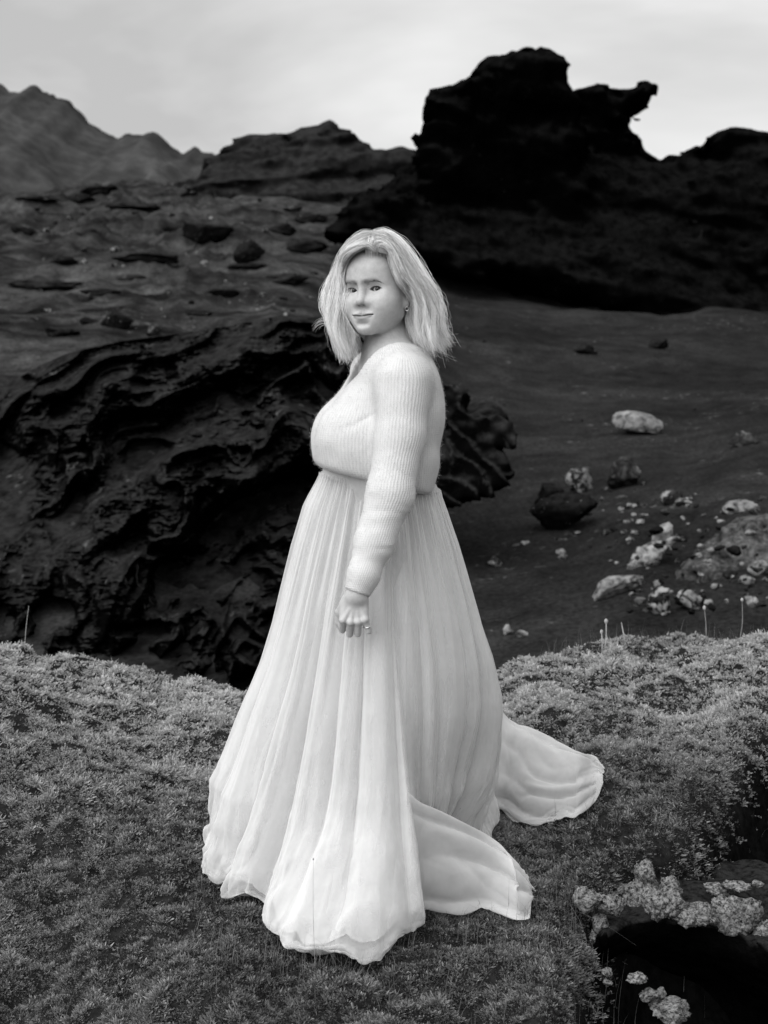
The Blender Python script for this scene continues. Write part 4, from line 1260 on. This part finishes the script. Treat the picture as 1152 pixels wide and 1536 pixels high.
def train_net(rows):
    net = []
    for near, mid, ridge, dm, dr_, dfar in rows:
        a = ground_pt(*near, 0.024)
        b = P(*mid, a[1] + dm); c = P(*ridge, a[1] + dr_)
        e = c + np.array([0.01, dfar, 0]); e[2] = mound_h(e[0], e[1]) + 0.01
        u = a + np.array([0, 0.06, 0.0]); u[2] = mound_h(u[0], u[1]) + 0.008
        net.append([u, a, b, c, (c + e) / 2 + np.array([0, 0, 0.02]), e])
    return net
back = [((715, 1236), (722, 1150), (735, 1050), 0.02, 0.16, 0.30), ((748, 1216), (760, 1160), (765, 1084), 0.04, 0.20, 0.30), ((780, 1235), (792, 1172), (795, 1096), 0.06, 0.24, 0.28),
        ((825, 1238), (832, 1180), (832, 1113), 0.07, 0.24, 0.24), ((865, 1227), (868, 1180), (866, 1129), 0.07, 0.20, 0.18),
        ((893, 1203), (893, 1175), (890, 1142), 0.05, 0.12, 0.10), ((904, 1172), (904.5, 1168), (904, 1160), 0.01, 0.03, 0.03)]
front = [((618, 1372), (614, 1270), (612, 1186), 0.0, 0.0, 0.20), ((640, 1366), (640, 1280), (640, 1204), 0.0, 0.02, 0.20), ((690, 1374), (690, 1300), (692, 1230), 0.02, 0.06, 0.18),
         ((730, 1366), (738, 1310), (742, 1258), 0.04, 0.10, 0.16), ((772, 1380), (775, 1328), (772, 1286), 0.05, 0.12, 0.12),
         ((795, 1380), (797, 1350), (792, 1316), 0.05, 0.12, 0.08), ((800, 1352), (800.5, 1347), (800, 1340), 0.01, 0.03, 0.03)]
loft('train', train_net(back), 110, 120, M_TULLE2, 0.010, 1.7, skirt, 9)
loft('train', train_net(front), 110, 120, M_TULLE2, 0.010, 4.1, skirt, 8)
# ------------------------------------------------------------------ hair
# guides in metres from the head's middle at eye level: X right in the picture, D towards the camera, Z up
def HG(zx, zy, D):
    if zx > 620: zx = 620 + (zx - 620) * 0.965
    return np.array([(zx - 524) * 0.0003375, D, (497 - zy) * 0.0003375])
def guide(pts, n=22):
    return catmull(np.array([HG(*p) for p in pts]), n)
# the side that falls past her far cheek (left in the picture), from the face outwards and back
GL = [guide([(500, 250, .101), (478, 222, .103), (440, 200, .102), (370, 222, .098), (298, 268, .080), (260, 350, .060), (246, 470, .052), (250, 600, .050), (280, 720, .052), (322, 830, .054), (338, 930, .052), (322, 1010, .05)]),
      guide([(462, 230, .094), (430, 205, .101), (365, 232, .097), (294, 272, .080), (254, 350, .058), (238, 470, .048), (242, 600, .046), (274, 720, .048), (318, 830, .050), (346, 930, .055), (326, 1010, .05)]),
      guide([(468, 130, .070), (390, 170, .085), (290, 235, .070), (262, 340, .055), (240, 480, .052), (225, 620, .052), (235, 740, .05), (270, 840, .05), (300, 940, .05), (318, 1040, .055)]),
      guide([(470, 112, .050), (380, 130, .060), (270, 230, .040), (220, 350, .025), (180, 490, .020), (175, 620, .020), (215, 730, .022), (235, 830, .03), (245, 920, .035), (290, 1010, .04)]),
      guide([(480, 102, .010), (390, 108, .005), (290, 190, -.02), (220, 330, -.03), (165, 470, -.03), (150, 580, -.025), (185, 690, -.02), (215, 790, -.01), (240, 880, 0), (270, 950, .01)]),
      guide([(490, 110, -.05), (410, 150, -.075), (330, 280, -.095), (280, 420, -.095), (260, 560, -.085), (270, 700, -.08), (300, 800, -.07), (340, 880, -.06), (370, 940, -.05), (390, 1000, -.04)])]
# the side swept back behind her near ear (right in the picture)
GR = [guide([(582, 262, .107), (586, 238, .108), (602, 240, .108), (628, 290, .105), (660, 365, .099), (702, 445, .087), (752, 494, .058), (780, 560, .036), (772, 640, .030), (765, 720, .042), (800, 815, .065), (850, 895, .075)]),
      guide([(530, 250, .104), (536, 216, .106), (560, 205, .108), (600, 245, .107), (645, 345, .101), (698, 440, .088), (752, 492, .058), (780, 560, .036), (772, 640, .030), (765, 720, .042), (800, 815, .065), (850, 895, .075)]),
      guide([(478, 226, .099), (505, 185, .104), (560, 186, .107), (606, 250, .106), (645, 350, .100), (698, 440, .088), (752, 492, .058), (780, 560, .036), (772, 640, .030), (765, 720, .042), (800, 815, .065), (850, 895, .075)]),
      guide([(474, 128, .070), (560, 140, .090), (640, 220, .088), (710, 330, .080), (775, 440, .075), (820, 540, .078), (850, 650, .082), (880, 760, .085), (920, 870, .08), (985, 980, .07)]),
      guide([(475, 110, .045), (570, 105, .055), (680, 180, .055), (770, 290, .050), (840, 410, .045), (890, 520, .045), (930, 630, .045), (960, 740, .045), (985, 850, .04), (1010, 950, .03)]),
      guide([(480, 98, .0), (590, 92, .0), (710, 170, .0), (800, 290, .0), (870, 420, .0), (920, 540, .005), (965, 650, .01), (990, 750, .01), (1020, 820, .01), (1058, 845, .0)]),
      guide([(490, 108, -.05), (590, 110, -.07), (700, 220, -.085), (770, 350, -.09), (820, 500, -.085), (850, 650, -.07), (870, 780, -.055), (890, 880, -.045), (920, 950, -.04), (950, 990, -.03)]),
      guide([(500, 120, -.07), (540, 170, -.100), (570, 300, -.118), (590, 440, -.118), (600, 600, -.100), (610, 740, -.085), (620, 860, -.07), (640, 940, -.06), (660, 1000, -.05), (680, 1020, -.05)])]
# the front hairline combed up and back over the crown
GT = [guide([(430, 252, .095), (425, 190, .092), (420, 140, .060), (430, 110, .0), (440, 125, -.06)]),
      guide([(480, 246, .100), (482, 180, .099), (485, 130, .070), (490, 102, .0), (495, 115, -.06)]),
      guide([(540, 246, .104), (545, 180, .100), (550, 130, .070), (555, 103, .0), (555, 120, -.06)]),
      guide([(590, 262, .105), (600, 200, .098), (610, 160, .070), (620, 125, .0), (610, 140, -.06)])]
hr = np.random.default_rng(21)
LOCK = []
def strands(G, n, layer_lo=0.80, wild=1.0, s_rng=(0, 1), s_pow=1.0, reach=(0.76, 0.97), amp=1.0, root=0.0):
    G = np.array(G); ng, k = G.shape[:2]
    s = (s_rng[0] + (s_rng[1] - s_rng[0]) * hr.random(n) ** s_pow) * (ng - 1)
    i = np.minimum(s.astype(int), ng - 2); f = (s - i)[:, None, None]
    f = f * f * (3 - 2 * f) * 0.5 + f * 0.5
    base = G[i] * (1 - f) + G[i + 1] * f                        # n,k,3
    t = np.linspace(0, 1, k)[None, :, None]
    nl = 62
    sc0 = np.clip((np.floor(s / (ng - 1) * nl + hr.uniform(-0.3, 0.3, n)) + 0.5) / nl * (ng - 1), 0, ng - 1.001)
    i2 = np.minimum(sc0.astype(int), ng - 2); f2 = (sc0 - i2)[:, None, None]
    f2 = f2 * f2 * (3 - 2 * f2) * 0.5 + f2 * 0.5
    base = base + (G[i2] * (1 - f2) + G[i2 + 1] * f2 - base) * (0.75 * np.minimum(t * 1.6, 1))
    co = 6.28 * (1.55 * t[..., 0] + 0.55 * s[:, None] / (ng - 1) + (0.0 if G[0, -1, 0] > 0 else 0.4))
    base = base.copy()
    base[..., 0] += 0.0085 * amp * np.sin(co) * np.clip(t[..., 0] * 1.8 - 0.25, 0, 1)
    base[..., 1] += 0.0100 * amp * np.cos(co + 0.6) * np.clip(t[..., 0] * 1.8 - 0.25, 0, 1)
    # locks: strands gather into clumps that share their waves
    nc = 225
    cl = ((sc0 / (ng - 1) * nl).astype(int) * 3 + hr.integers(0, 3, n)) % nc
    cph = hr.uniform(0, 6.28, (nc, 3)); cfr = hr.uniform(1.1, 2.9, (nc, 3)); cam_ = hr.uniform(0.002, 0.0100, (nc, 3)); coff = hr.normal(0, 0.0085, (nc, 3))
    lk = cl; lk_tone = hr.normal(1.0, 0.24, nc)
    ccen = (np.arange(nc) + 0.5) / nc * (ng - 1)
    wav = np.sin(cfr[cl][:, None, :] * t * 6.28 + cph[cl][:, None, :]) * cam_[cl][:, None, :] * (t ** 0.8) * amp
    lay = hr.uniform(layer_lo, 1.0, (n, 1, 1)) ** 0.7
    lsc = hr.normal(1.0, 0.055, nc)[cl][:, None, None]
    lay = lay * (1 + (lsc - 1) * np.clip(t * 2.5 - 0.4, 0, 1) * amp)
    lay = 1 - (1 - lay) * (0.35 + 0.65 * np.minimum(t * 3, 1)) * np.clip(1.15 - t, 0, 1)
    j = hr.normal(0, 1, (n, 1, 3)) * (0.0011 + 0.0032 * t ** 1.3)
    ph = hr.uniform(0, 6.28, (n, 1, 3)); fr = hr.uniform(2, 7, (n, 1, 3))
    jit = np.sin(fr * t * 6.28 + ph) * (0.0004 + 0.0016 * t) * wild
    out = base * np.concatenate([lay, lay, np.ones_like(lay)], 2) + wav + j * wild + jit + coff[cl][:, None, :] * t * amp
    out = out + np.array([0, 0.3, 1.0]) * hr.normal(0, root + 1e-9, (n, 1, 1)) * np.clip(1 - 3 * t, 0, 1)
    LOCK.append(np.clip(lk_tone[lk], 0, 2))
    fl = hr.uniform(-0.25, 1.0, nc)[cl][:, None] * 0.020 * amp
    side = np.sign(base[:, -1, 0:1] - 0.0)
    tq = np.clip((t[..., 0] - 0.68) / 0.32, 0, 1) ** 2
    out[..., 0] += fl * side * tq
    out[..., 2] += np.abs(fl) * 0.35 * tq
    # different lengths
    u = hr.uniform(reach[0], reach[1], n)
    tt = np.linspace(0, 1, k)[None] * u[:, None] * (k - 1)
    i0 = np.clip(np.floor(tt).astype(int), 0, k - 2); ff = (tt - i0)[..., None]
    r = np.arange(n)[:, None]
    return out[r, i0] * (1 - ff) + out[r, i0 + 1] * ff
S1 = strands(GL, 7400, 0.80)
S2 = strands(GR, 10500, 0.80)
S5 = strands(GT, 220, 0.93, 0.5, amp=0.5, root=0.009)
S3 = strands(GL, 170, 0.98, 2.6, (0.35, 0.85), reach=(0.6, 1.04))           # flyaways
S4 = strands(GR, 320, 0.98, 2.6, (0.3, 0.7), reach=(0.6, 1.04))
allS = np.concatenate([S1, S2, S5, S3, S4]); order = range(6)
# a strand that blows out to the left
bl = guide([(300, 240, .03), (215, 330, .02), (165, 470, .02), (195, 600, .02), (215, 690, .02), (170, 716, .02), (110, 725, .02), (70, 745, .02), (50, 770, .02)])
B = bl[None] + hr.normal(0, 1, (11, 1, 3)) * np.linspace(0.005, 0.006, 22)[None, :, None]
allS = np.concatenate([allS, B + 0.0012 * np.sin(np.linspace(0, 9, 22)[None, :, None] + hr.uniform(0, 6, (11, 1, 3)))])
def hair_world(S):
    return EYE + np.stack([S[..., 0], -S[..., 1], S[..., 2]], -1)
LOCK.append(np.ones(11))
W = hair_world(allS)
# keep strands outside the head and the ear
hq = to_head(W.reshape(-1, 3))
dd = head_sdf(hq)
e = 1e-3
ins = dd < 0.004
if ins.any():
    hh_ = hq[ins]
    gr = np.stack([head_sdf(hh_ + np.eye(3)[a] * e) - head_sdf(hh_ - np.eye(3)[a] * e) for a in range(3)], -1) / (2 * e)
    gr /= np.maximum(np.linalg.norm(gr, axis=1), 1e-6)[:, None]
    hh_ = hh_ + gr * (0.004 + 0.003 * hr.random(len(hh_)) - dd[ins])[:, None]
    hq[ins] = hh_
    W = (EYE + hq @ HM.T).reshape(W.shape)
# and outside the shoulders
flat = W.reshape(-1, 3)
ds = sweater_sdf(flat)
ins = ds < 0.004
flat[ins] += (TF * 0 + np.array([0, -0.7, 0.7]))[None] * np.minimum(0.004 - ds[ins], 0.05)[:, None]
W = flat.reshape(W.shape)
m = NT('hair')
hi = m.n('ShaderNodeHairInfo')
rnd = hi.outputs['Random']; itc = hi.outputs['Intercept']
lockt = m.attr('lock')
base = m.math('ADD', 0.55, m.math('MULTIPLY', rnd, 0.32))
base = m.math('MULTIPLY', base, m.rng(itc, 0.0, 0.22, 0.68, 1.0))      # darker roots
base = m.math('MULTIPLY', base, lockt)
M_HAIR = m.done(m.bsdf(base, 0.42, 0.45))
rad = np.interp(np.linspace(0, 1, 22), [0, 0.12, 0.7, 1], [0.00006, 0.00030, 0.00026, 0.00009])
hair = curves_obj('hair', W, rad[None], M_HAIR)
put_under(hair, person)
la = hair.data.attributes.new('lock', 'FLOAT', 'CURVE')
la.data.foreach_set('value', np.concatenate([LOCK[i] for i in order]).astype(np.float32))

# brows and lashes
def brow_strands(sx, n):
    out = []
    for _ in range(n):
        u = hr.random() ** 0.9
        a = 0.010 + 0.042 * u
        z = 0.0125 + 0.0050 * math.sin(min(max((a - 0.012) / 0.036, 0), 1) * 2.2) - 0.006 * sstep(0.036, 0.052, a) + hr.normal(0, 0.0017) * (1 - 0.6 * u)
        q0 = np.array([a * sx, 0.115, z])
        for _k in range(12):
            q0[1] -= float(head_sdf0(q0[None])[0])
        dr = np.array([sx * 0.8, 0.05 - 0.5 * u, 0.30 - 0.6 * u]); dr /= np.linalg.norm(dr)
        l = hr.uniform(0.004, 0.007)
        out.append([EYE + HM @ (q0 + dr * l * f + np.array([0, 0.0008 * f, 0])) for f in (0, 0.5, 1)])
    return out
m = NT('brow_hair')
M_BROW = m.done(m.bsdf(0.10, 0.6, 0.1))
for sx in (1, -1):
    b = curves_obj('eyebrow', np.array(brow_strands(sx, 55)), np.array([0.00017, 0.00014, 0.00006])[None], M_BROW)
    put_under(b, person)
    ls = []
    for u in np.linspace(-0.95, 1.0, 46):
        up = 0.0061 * (1 - u ** 2) + 0.0010 * u
        q0 = np.array([(EX + 0.0150 * u) * sx, 0, up + EZ])
        q0[1] = EF + math.sqrt(max(0.0146 ** 2 - (0.015 * u) ** 2 - up ** 2, 1e-7))
        l = 0.0055 + 0.002 * u + hr.uniform(-0.001, 0.001)
        dr = np.array([sx * (0.45 * u + 0.1), 0.85, -0.12])
        ls.append([EYE + HM @ (q0 + dr * l * f + np.array([0, 0, 0.0016 * f * f])) for f in (0, 0.5, 1)])
    b = curves_obj('eyelashes', np.array(ls), np.array([0.00022, 0.00016, 0.00006])[None], M_BROW)
    put_under(b, person)

# ring on her little finger, small hoop in the near ear
def torus(name, c, n, R_, r_, mat, parent, na=40, nb=8):
    n = n / np.linalg.norm(n)
    u = np.cross(n, [0.3, 0.2, 1]); u /= np.linalg.norm(u); w = np.cross(n, u)
    vv = []
    for i in range(nb):
        b_ = 2 * np.pi * i / nb
        for j in range(na):
            a_ = 2 * np.pi * j / na
            d_ = u * math.cos(a_) + w * math.sin(a_)
            vv.append(c + d_ * (R_ + r_ * math.cos(b_)) + n * r_ * math.sin(b_))
    f = grid_faces(na, nb + 1, True); f = f % (na * nb)
    o = mesh_np(name, vv, f, mat)
    put_under(o, parent)
    return o
m = NT('silver')
M_SILV = m.done(m.bsdf(0.75, 0.25, 0.5, **{'Metallic': 1.0}))
fp = FING[3][0]
torus('ring', fp[0] * 0.42 + fp[1] * 0.58, fp[1] - fp[0], 0.0088, 0.0013, M_SILV, person)
torus('earring', Hw(0.079, 0.016, -0.052), h_f * 0.9 + h_a * 0.4, 0.0045, 0.0008, M_SILV, person)
# ------------------------------------------------------------------ moss and grass on the mound
mr = np.random.default_rng(33)
def scatter(n, y0=2.55, y1=6.1, pw=1.6):
    u = mr.random(n)
    y = (y0 ** (1 - pw) + u * (y1 ** (1 - pw) - y0 ** (1 - pw))) ** (1 / (1 - pw))
    x = (mr.random(n) * 2 - 1) * (0.285 * y + 0.30)
    return x, y
def strip_normals(x, y):
    e = 0.01
    gx = (mound_h(x + e, y) - mound_h(x - e, y)) / (2 * e); gy = (mound_h(x, y + e) - mound_h(x, y - e)) / (2 * e)
    n = np.stack([-gx, -gy, np.ones_like(gx)], -1)
    return n / np.linalg.norm(n, axis=1)[:, None]
NT_ = 330000
x, y = scatter(NT_)
hs = poly_sd(x, y, HOLE) + 0.05 * fbm(v3(x * 9, y * 9, 1.5), 2)
keep = hs > -0.03 + 0.02 * mr.normal(0, 1, NT_)
keep &= y < crest_y(x) + 0.5
x, y = x[keep], y[keep]
z = mound_h(x, y)
nrm = strip_normals(x, y)
grain = fbm(v3(x * 58, y * 50, 2.8), 2) + 0.35 * fbm(v3(x * 22, y * 17, 3.3), 2)
k = grain + 0.25 * mr.normal(0, 1, len(x)) > -0.22
x, y, z, nrm, grain = x[k], y[k], z[k], nrm[k], grain[k]
n = len(x)
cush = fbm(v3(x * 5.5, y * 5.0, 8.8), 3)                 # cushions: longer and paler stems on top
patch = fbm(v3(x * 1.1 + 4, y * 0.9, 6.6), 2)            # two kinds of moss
B = 5
ht = (0.008 + 0.006 * mr.random(n)) * (1 + 0.5 * cush) * (1 + 0.9 * np.clip(grain, -0.4, 1)) * np.interp(y, [2.6, 5.5], [0.9, 1.35])
wd = 0.0042 * np.interp(y, [2.6, 5.5], [0.85, 1.5])
base = np.stack([x, y, z - 0.002], -1)
V = np.empty((n, B, 3, 3), np.float32); T = np.empty((n, B, 3), np.float32); C = np.empty((n, B, 3), np.float32)
rim = sstep(3.55, 4.9, y + 0.30 * patch - 0.10 * x)                    # bright far rim and dim foreground, light painted into the moss tone
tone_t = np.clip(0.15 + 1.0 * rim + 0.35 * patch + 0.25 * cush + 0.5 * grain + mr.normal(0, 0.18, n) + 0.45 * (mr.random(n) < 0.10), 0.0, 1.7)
for b in range(B):
    a = mr.uniform(0, 2 * np.pi, n); sp = mr.uniform(0.3, 2.2, n)
    dr = nrm + np.stack([np.cos(a) * sp, np.sin(a) * sp, np.zeros(n)], -1)
    dr /= np.linalg.norm(dr, axis=1)[:, None]
    sd = np.cross(dr, np.stack([np.cos(a * 2.7), np.sin(a * 2.7), np.full(n, 0.3)], -1)); sd /= np.linalg.norm(sd, axis=1)[:, None]
    off = np.stack([mr.normal(0, 0.003, n), mr.normal(0, 0.003, n), np.zeros(n)], -1)
    l = ht * mr.uniform(0.7, 1.3, n)
    tip = base + off + dr * l[:, None]
    midp = base + off + dr * (l * 0.45)[:, None]
    V[:, b, 0] = midp - sd * wd[:, None] * 0.5; V[:, b, 1] = midp + sd * wd[:, None] * 0.5
    k = b < 3
    V[:, b, 2] = tip if k else base + off
    if not k:
        V[:, b, 0] = base + off + dr * (l * 0.9)[:, None] + sd * wd[:, None] * 0.35; V[:, b, 1] = base + off + dr * (l * 0.75)[:, None] - sd * wd[:, None] * 0.45
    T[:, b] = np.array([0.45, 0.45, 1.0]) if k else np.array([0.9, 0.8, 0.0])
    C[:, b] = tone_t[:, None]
F = np.arange(n * B * 3).reshape(-1, 3)
m = NT('moss_leaf')
tp_, cc = m.attr('tip'), m.attr('kind_and_light')
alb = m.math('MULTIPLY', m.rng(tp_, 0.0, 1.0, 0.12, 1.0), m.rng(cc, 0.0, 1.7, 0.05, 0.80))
df = m.n('ShaderNodeBsdfDiffuse', {'Color': m.grey(alb)}).outputs[0]
tl = m.n('ShaderNodeBsdfTranslucent', {'Color': m.grey(alb)}).outputs[0]
M_MOSS = m.done(m.n('ShaderNodeMixShader', {0: 0.25, 1: df, 2: tl}).outputs[0])
moss = mesh_np('moss', V.reshape(-1, 3), F, M_MOSS, smooth=False, attrs={'tip': T.ravel(), 'kind_and_light': C.ravel()})
tag(moss, kind='stuff')

# grass: fine bent blades in loose tufts
def blades(px, py, n, spread, l0, l1, wid, lean=0.7, seed=0):
    r = np.random.default_rng(seed)
    c = ground_pt(px, py)
    out = []
    for _ in range(n):
        x_, y_ = c[0] + r.normal(0, spread), c[1] + r.normal(0, spread)
        b = np.array([x_, y_, float(mound_h(np.array([x_]), np.array([y_]))[0]) - 0.004])
        a = r.uniform(0, 6.28); l = r.uniform(l0, l1); le = abs(r.normal(0, lean))
        d = np.array([math.cos(a), math.sin(a), 0])
        out.append((b, d, l, le, wid * r.uniform(0.7, 1.2)))
    return out
bl = []
spots = [(860, 1400, 60, .06, .06, .17), (830, 1440, 40, .08, .05, .14), (780, 1420, 36, .09, .05, .12), (560, 1440, 30, .10, .03, .08), (640, 1500, 40, .12, .04, .10), (430, 1480, 34, .12, .04, .10),
         (330, 1440, 46, .10, .04, .10), (290, 1380, 40, .10, .03, .08), (240, 1500, 30, .12, .04, .09), (510, 1500, 36, .14, .04, .11), (700, 1420, 30, .08, .03, .09), (480, 1460, 26, .06, .04, .10),
         (760, 1500, 46, .10, .05, .13), (400, 1400, 30, .08, .03, .08), (120, 1420, 20, .15, .03, .07), (690, 1390, 16, .04, .03, .08), (590, 1400, 14, .05, .03, .07), (950, 1250, 26, .12, .03, .07), (870, 1290, 20, .10, .02, .06)]
for i, (px, py, k, s_, a_, b_) in enumerate(spots):
    bl += blades(px, py, k, s_, a_, b_, 0.0016, 0.7, 300 + i)
hemg = [(326, 1350), (350, 1372), (392, 1356), (415, 1395), (440, 1450), (480, 1455), (520, 1452), (565, 1440), (605, 1415), (630, 1395), (690, 1385), (740, 1385), (790, 1388), (800, 1360), (770, 1240), (830, 1240), (890, 1215)]
for i, (px, py) in enumerate(hemg):
    bl += blades(px, py, 16, .03, .025, .075, 0.0015, 0.7, 900 + i)
rims = [(760, 1034), (790, 1026), (830, 1000), (860, 988), (885, 975), (905, 972), (930, 968), (960, 962), (985, 962), (1010, 960), (1060, 956), (1090, 958), (1120, 958), (1150, 960), (850, 992), (875, 980)]
for i, (px, py) in enumerate(rims):
    bl += blades(px, py + 6, 14, .05, .03, .10, 0.0022, 0.35, 500 + i)
for i in range(70):
    px, py = mr.uniform(760, 1150), mr.uniform(1000, 1280)
    bl += blades(px, py, 5, .03, .02, .05, 0.0016, 0.8, 700 + i)
vv, ff = [], []
for b, d, l, le, w in bl:
    side = np.array([-d[1], d[0], 0.0]); i0 = len(vv)
    for k in range(5):
        t = k / 4
        p = b + np.array([0, 0, l * (t - 0.35 * le * t * t)]) + d * l * le * t * t
        vv += [p - side * w * (1 - t * 0.9) * 0.5, p + side * w * (1 - t * 0.9) * 0.5]
    for k in range(4):
        ff.append([i0 + 2 * k, i0 + 2 * k + 1, i0 + 2 * k + 3, i0 + 2 * k + 2])
m = NT('dry_grass')
alb = m.rng(m.noise(m.pos(), 25, 2), 0.3, 0.7, 0.09, 0.22)
df = m.n('ShaderNodeBsdfDiffuse', {'Color': m.grey(alb)}).outputs[0]
tl = m.n('ShaderNodeBsdfTranslucent', {'Color': m.grey(alb)}).outputs[0]
M_GRASS = m.done(m.n('ShaderNodeMixShader', {0: 0.3, 1: df, 2: tl}).outputs[0])
gr_ = mesh_np('grass', vv, ff, M_GRASS)
tag(gr_, kind='stuff')

# tall single stalks that stand out against the dark slope
m = NT('pale_stalk')
M_STALK = m.done(m.bsdf(m.rng(m.noise(m.pos(), 40, 2), 0.3, 0.7, 0.22, 0.40), 0.9, 0.0))
def stalk(px0, py0, px1, py1, head, label, w=0.0034):
    g0 = ground_pt(px0, py0 + 4); b = np.array(g0)
    t = P(px1, py1, b[1])
    t2 = t + np.array([0, 0.03, 0])
    n_ = 9
    c = catmull([b, b * 0.5 + t * 0.5 + np.array([(px1 - px0) * 0.0004, 0, 0]), t2], n_)
    ring = 6; vv = []
    for i, p in enumerate(c):
        r_ = w * (1 - 0.55 * i / (n_ - 1))
        for k in range(ring):
            a = 2 * np.pi * k / ring
            vv.append(p + np.array([math.cos(a) * r_, math.sin(a) * r_, 0]))
    root = empty('grass_stalk', b)
    tag(root, label, 'grass stalk', 'tall grass stalks on the rim of the moss')
    s_ = mesh_np('stem', vv, grid_faces(ring, n_, True), M_STALK); put_under(s_, root)
    if head:
        w_, f_ = rock_shape(2, 900 + int(px0), 0.8, 0)
        hd_ = mesh_np('seed_head', w_ * np.array([head, head, head * 1.5]) + t2, f_, M_HEAD); put_under(hd_, root)
m = NT('seed_head')
M_HEAD = m.done(m.bsdf(m.rng(m.noise(m.pos(), 300, 3), 0.3, 0.7, 0.25, 0.5), 0.9, 0.1))
stalk(906, 976, 911, 934, 0.0065, 'tall stalk with a round pale head on the right moss rim')
stalk(903, 978, 904, 950, 0.0055, 'shorter stalk with a pale head beside the tallest one')
stalk(940, 968, 934, 936, 0.0, 'bare bent stalk right of the two headed stalks')
stalk(1059, 958, 1059, 914, 0.006, 'thin upright stalk with a feathery tip right of centre of the right rim', 0.0016)
stalk(1109, 960, 1116, 902, 0.005, 'thin stalk near the right end of the moss rim', 0.0014)
stalk(37, 970, 40, 911, 0.0, 'lone thin stalk on the left moss rim', 0.0014)
stalk(473, 1452, 469, 1296, 0.0018, 'dry stem standing in front of the skirt hem', 0.0006)

# ------------------------------------------------------------------ lower right corner: hollow, lava ledge, dark slab
m = NT('lichen_crust')
n1 = m.noise(m.pos(), 120, 5, 0.7); n2 = m.noise(m.pos(), 30, 3)
M_LICH = m.done(m.bsdf(m.math('MULTIPLY', m.rng(n1, 0.38, 0.60, 0.03, 0.36), m.rng(n2, 0.3, 0.7, 0.8, 1.2)), 0.95, 0.05, bump=n1, bstr=1.0, bdist=0.012))
M_BLACK = lava('wet_black_lava', 0.0010, 0.0035, scale=6, bdist=0.01, top_light=0.03)
LE = [(905, 1392, 3.34), (945, 1375, 3.42), (985, 1372, 3.42), (1040, 1378, 3.40), (1090, 1388, 3.38), (1130, 1402, 3.34), (1180, 1425, 3.28), (1260, 1440, 3.2)]
LT = [P(*a) for a in LE]
def ledge_sdf(p):
    x, y, z = p[:, 0], p[:, 1], p[:, 2]
    yt = np.interp(x, [t[0] for t in LT], [t[1] for t in LT]); zt_ = np.interp(x, [t[0] for t in LT], [t[2] for t in LT])
    n = fbm(p * np.array([7, 7, 9]), 3); n2 = fbm(p * 24, 3, ridge=True)
    back = y - yt - 0.62
    front = yt - 0.03 + 0.25 * sstep(0, 0.30, zt_ - z) - y          # undercut face
    d = np.maximum(np.maximum(z - zt_, np.maximum(front, back)), LT[0][0] - 0.02 - x)
    d = smax(np.maximum(z - zt_, front), np.maximum(back, LT[0][0] - 0.02 - x), 0.05)
    return d - 0.030 * n - 0.012 * n2
lx, lf = sdf_mesh(ledge_sdf, axis_pts(LT[0][0] - 0.12, 1.25, 0.012), axis_pts(3.0, 4.15, 0.014), axis_pts(-0.62, 0.25, 0.012), margin=0.05, newton=0)
lx, lf = main_piece(lx, lf)
led = empty('lava_ledge', (0.8, 3.6, -0.4))
tag(led, 'overhanging black lava ledge crusted with pale lichen in the lower right corner', 'rock ledge')
put_under(mesh_np('ledge_rock', lx, lf, M_BLACK), led)
clumps = [(885, 1352, 30, 34), (872, 1345, 18, 30), (915, 1356, 36, 28), (966, 1315, 40, 36), (962, 1340, 44, 44), (985, 1352, 30, 40), (1008, 1358, 38, 36), (1032, 1370, 34, 28), (1052, 1372, 40, 30),
          (1085, 1368, 34, 34), (1108, 1374, 44, 40), (1142, 1402, 34, 40), (1150, 1428, 24, 30), (1000, 1330, 26, 30), (1075, 1336, 30, 16), (1105, 1330, 30, 14), (900, 1385, 18, 30), (896, 1410, 14, 30), (1136, 1326, 14, 10),
          (1003, 1512, 48, 26), (955, 1468, 24, 14), (910, 1458, 14, 9), (975, 1492, 24, 18), (912, 1474, 10, 8), (992, 1490, 12, 16)]
for i, (px, py, w, h) in enumerate(clumps):
    Y = 3.36 if py < 1440 else 3.02
    if py < 1345: Y = 3.52
    w_, f_ = rock_shape(4, 1200 + i, 1.7, 5)
    w_ = w_ * np.random.default_rng(i).uniform(0.8, 1.2, 3)
    s = Y / FPX / 2 * 1.1
    c = P(px, py, Y)
    w_ = w_ * (1 + 0.16 * fbm(w_ * 5 + i, 3, ridge=True) + 0.10 * fbm(w_ * 14 + i, 3, ridge=True))[:, None]
    o = mesh_np('lichen_clump', w_ * np.array([w * s * 1.08, w * s, h * s * 0.98]) + c, f_, M_LICH)
    put_under(o, led)
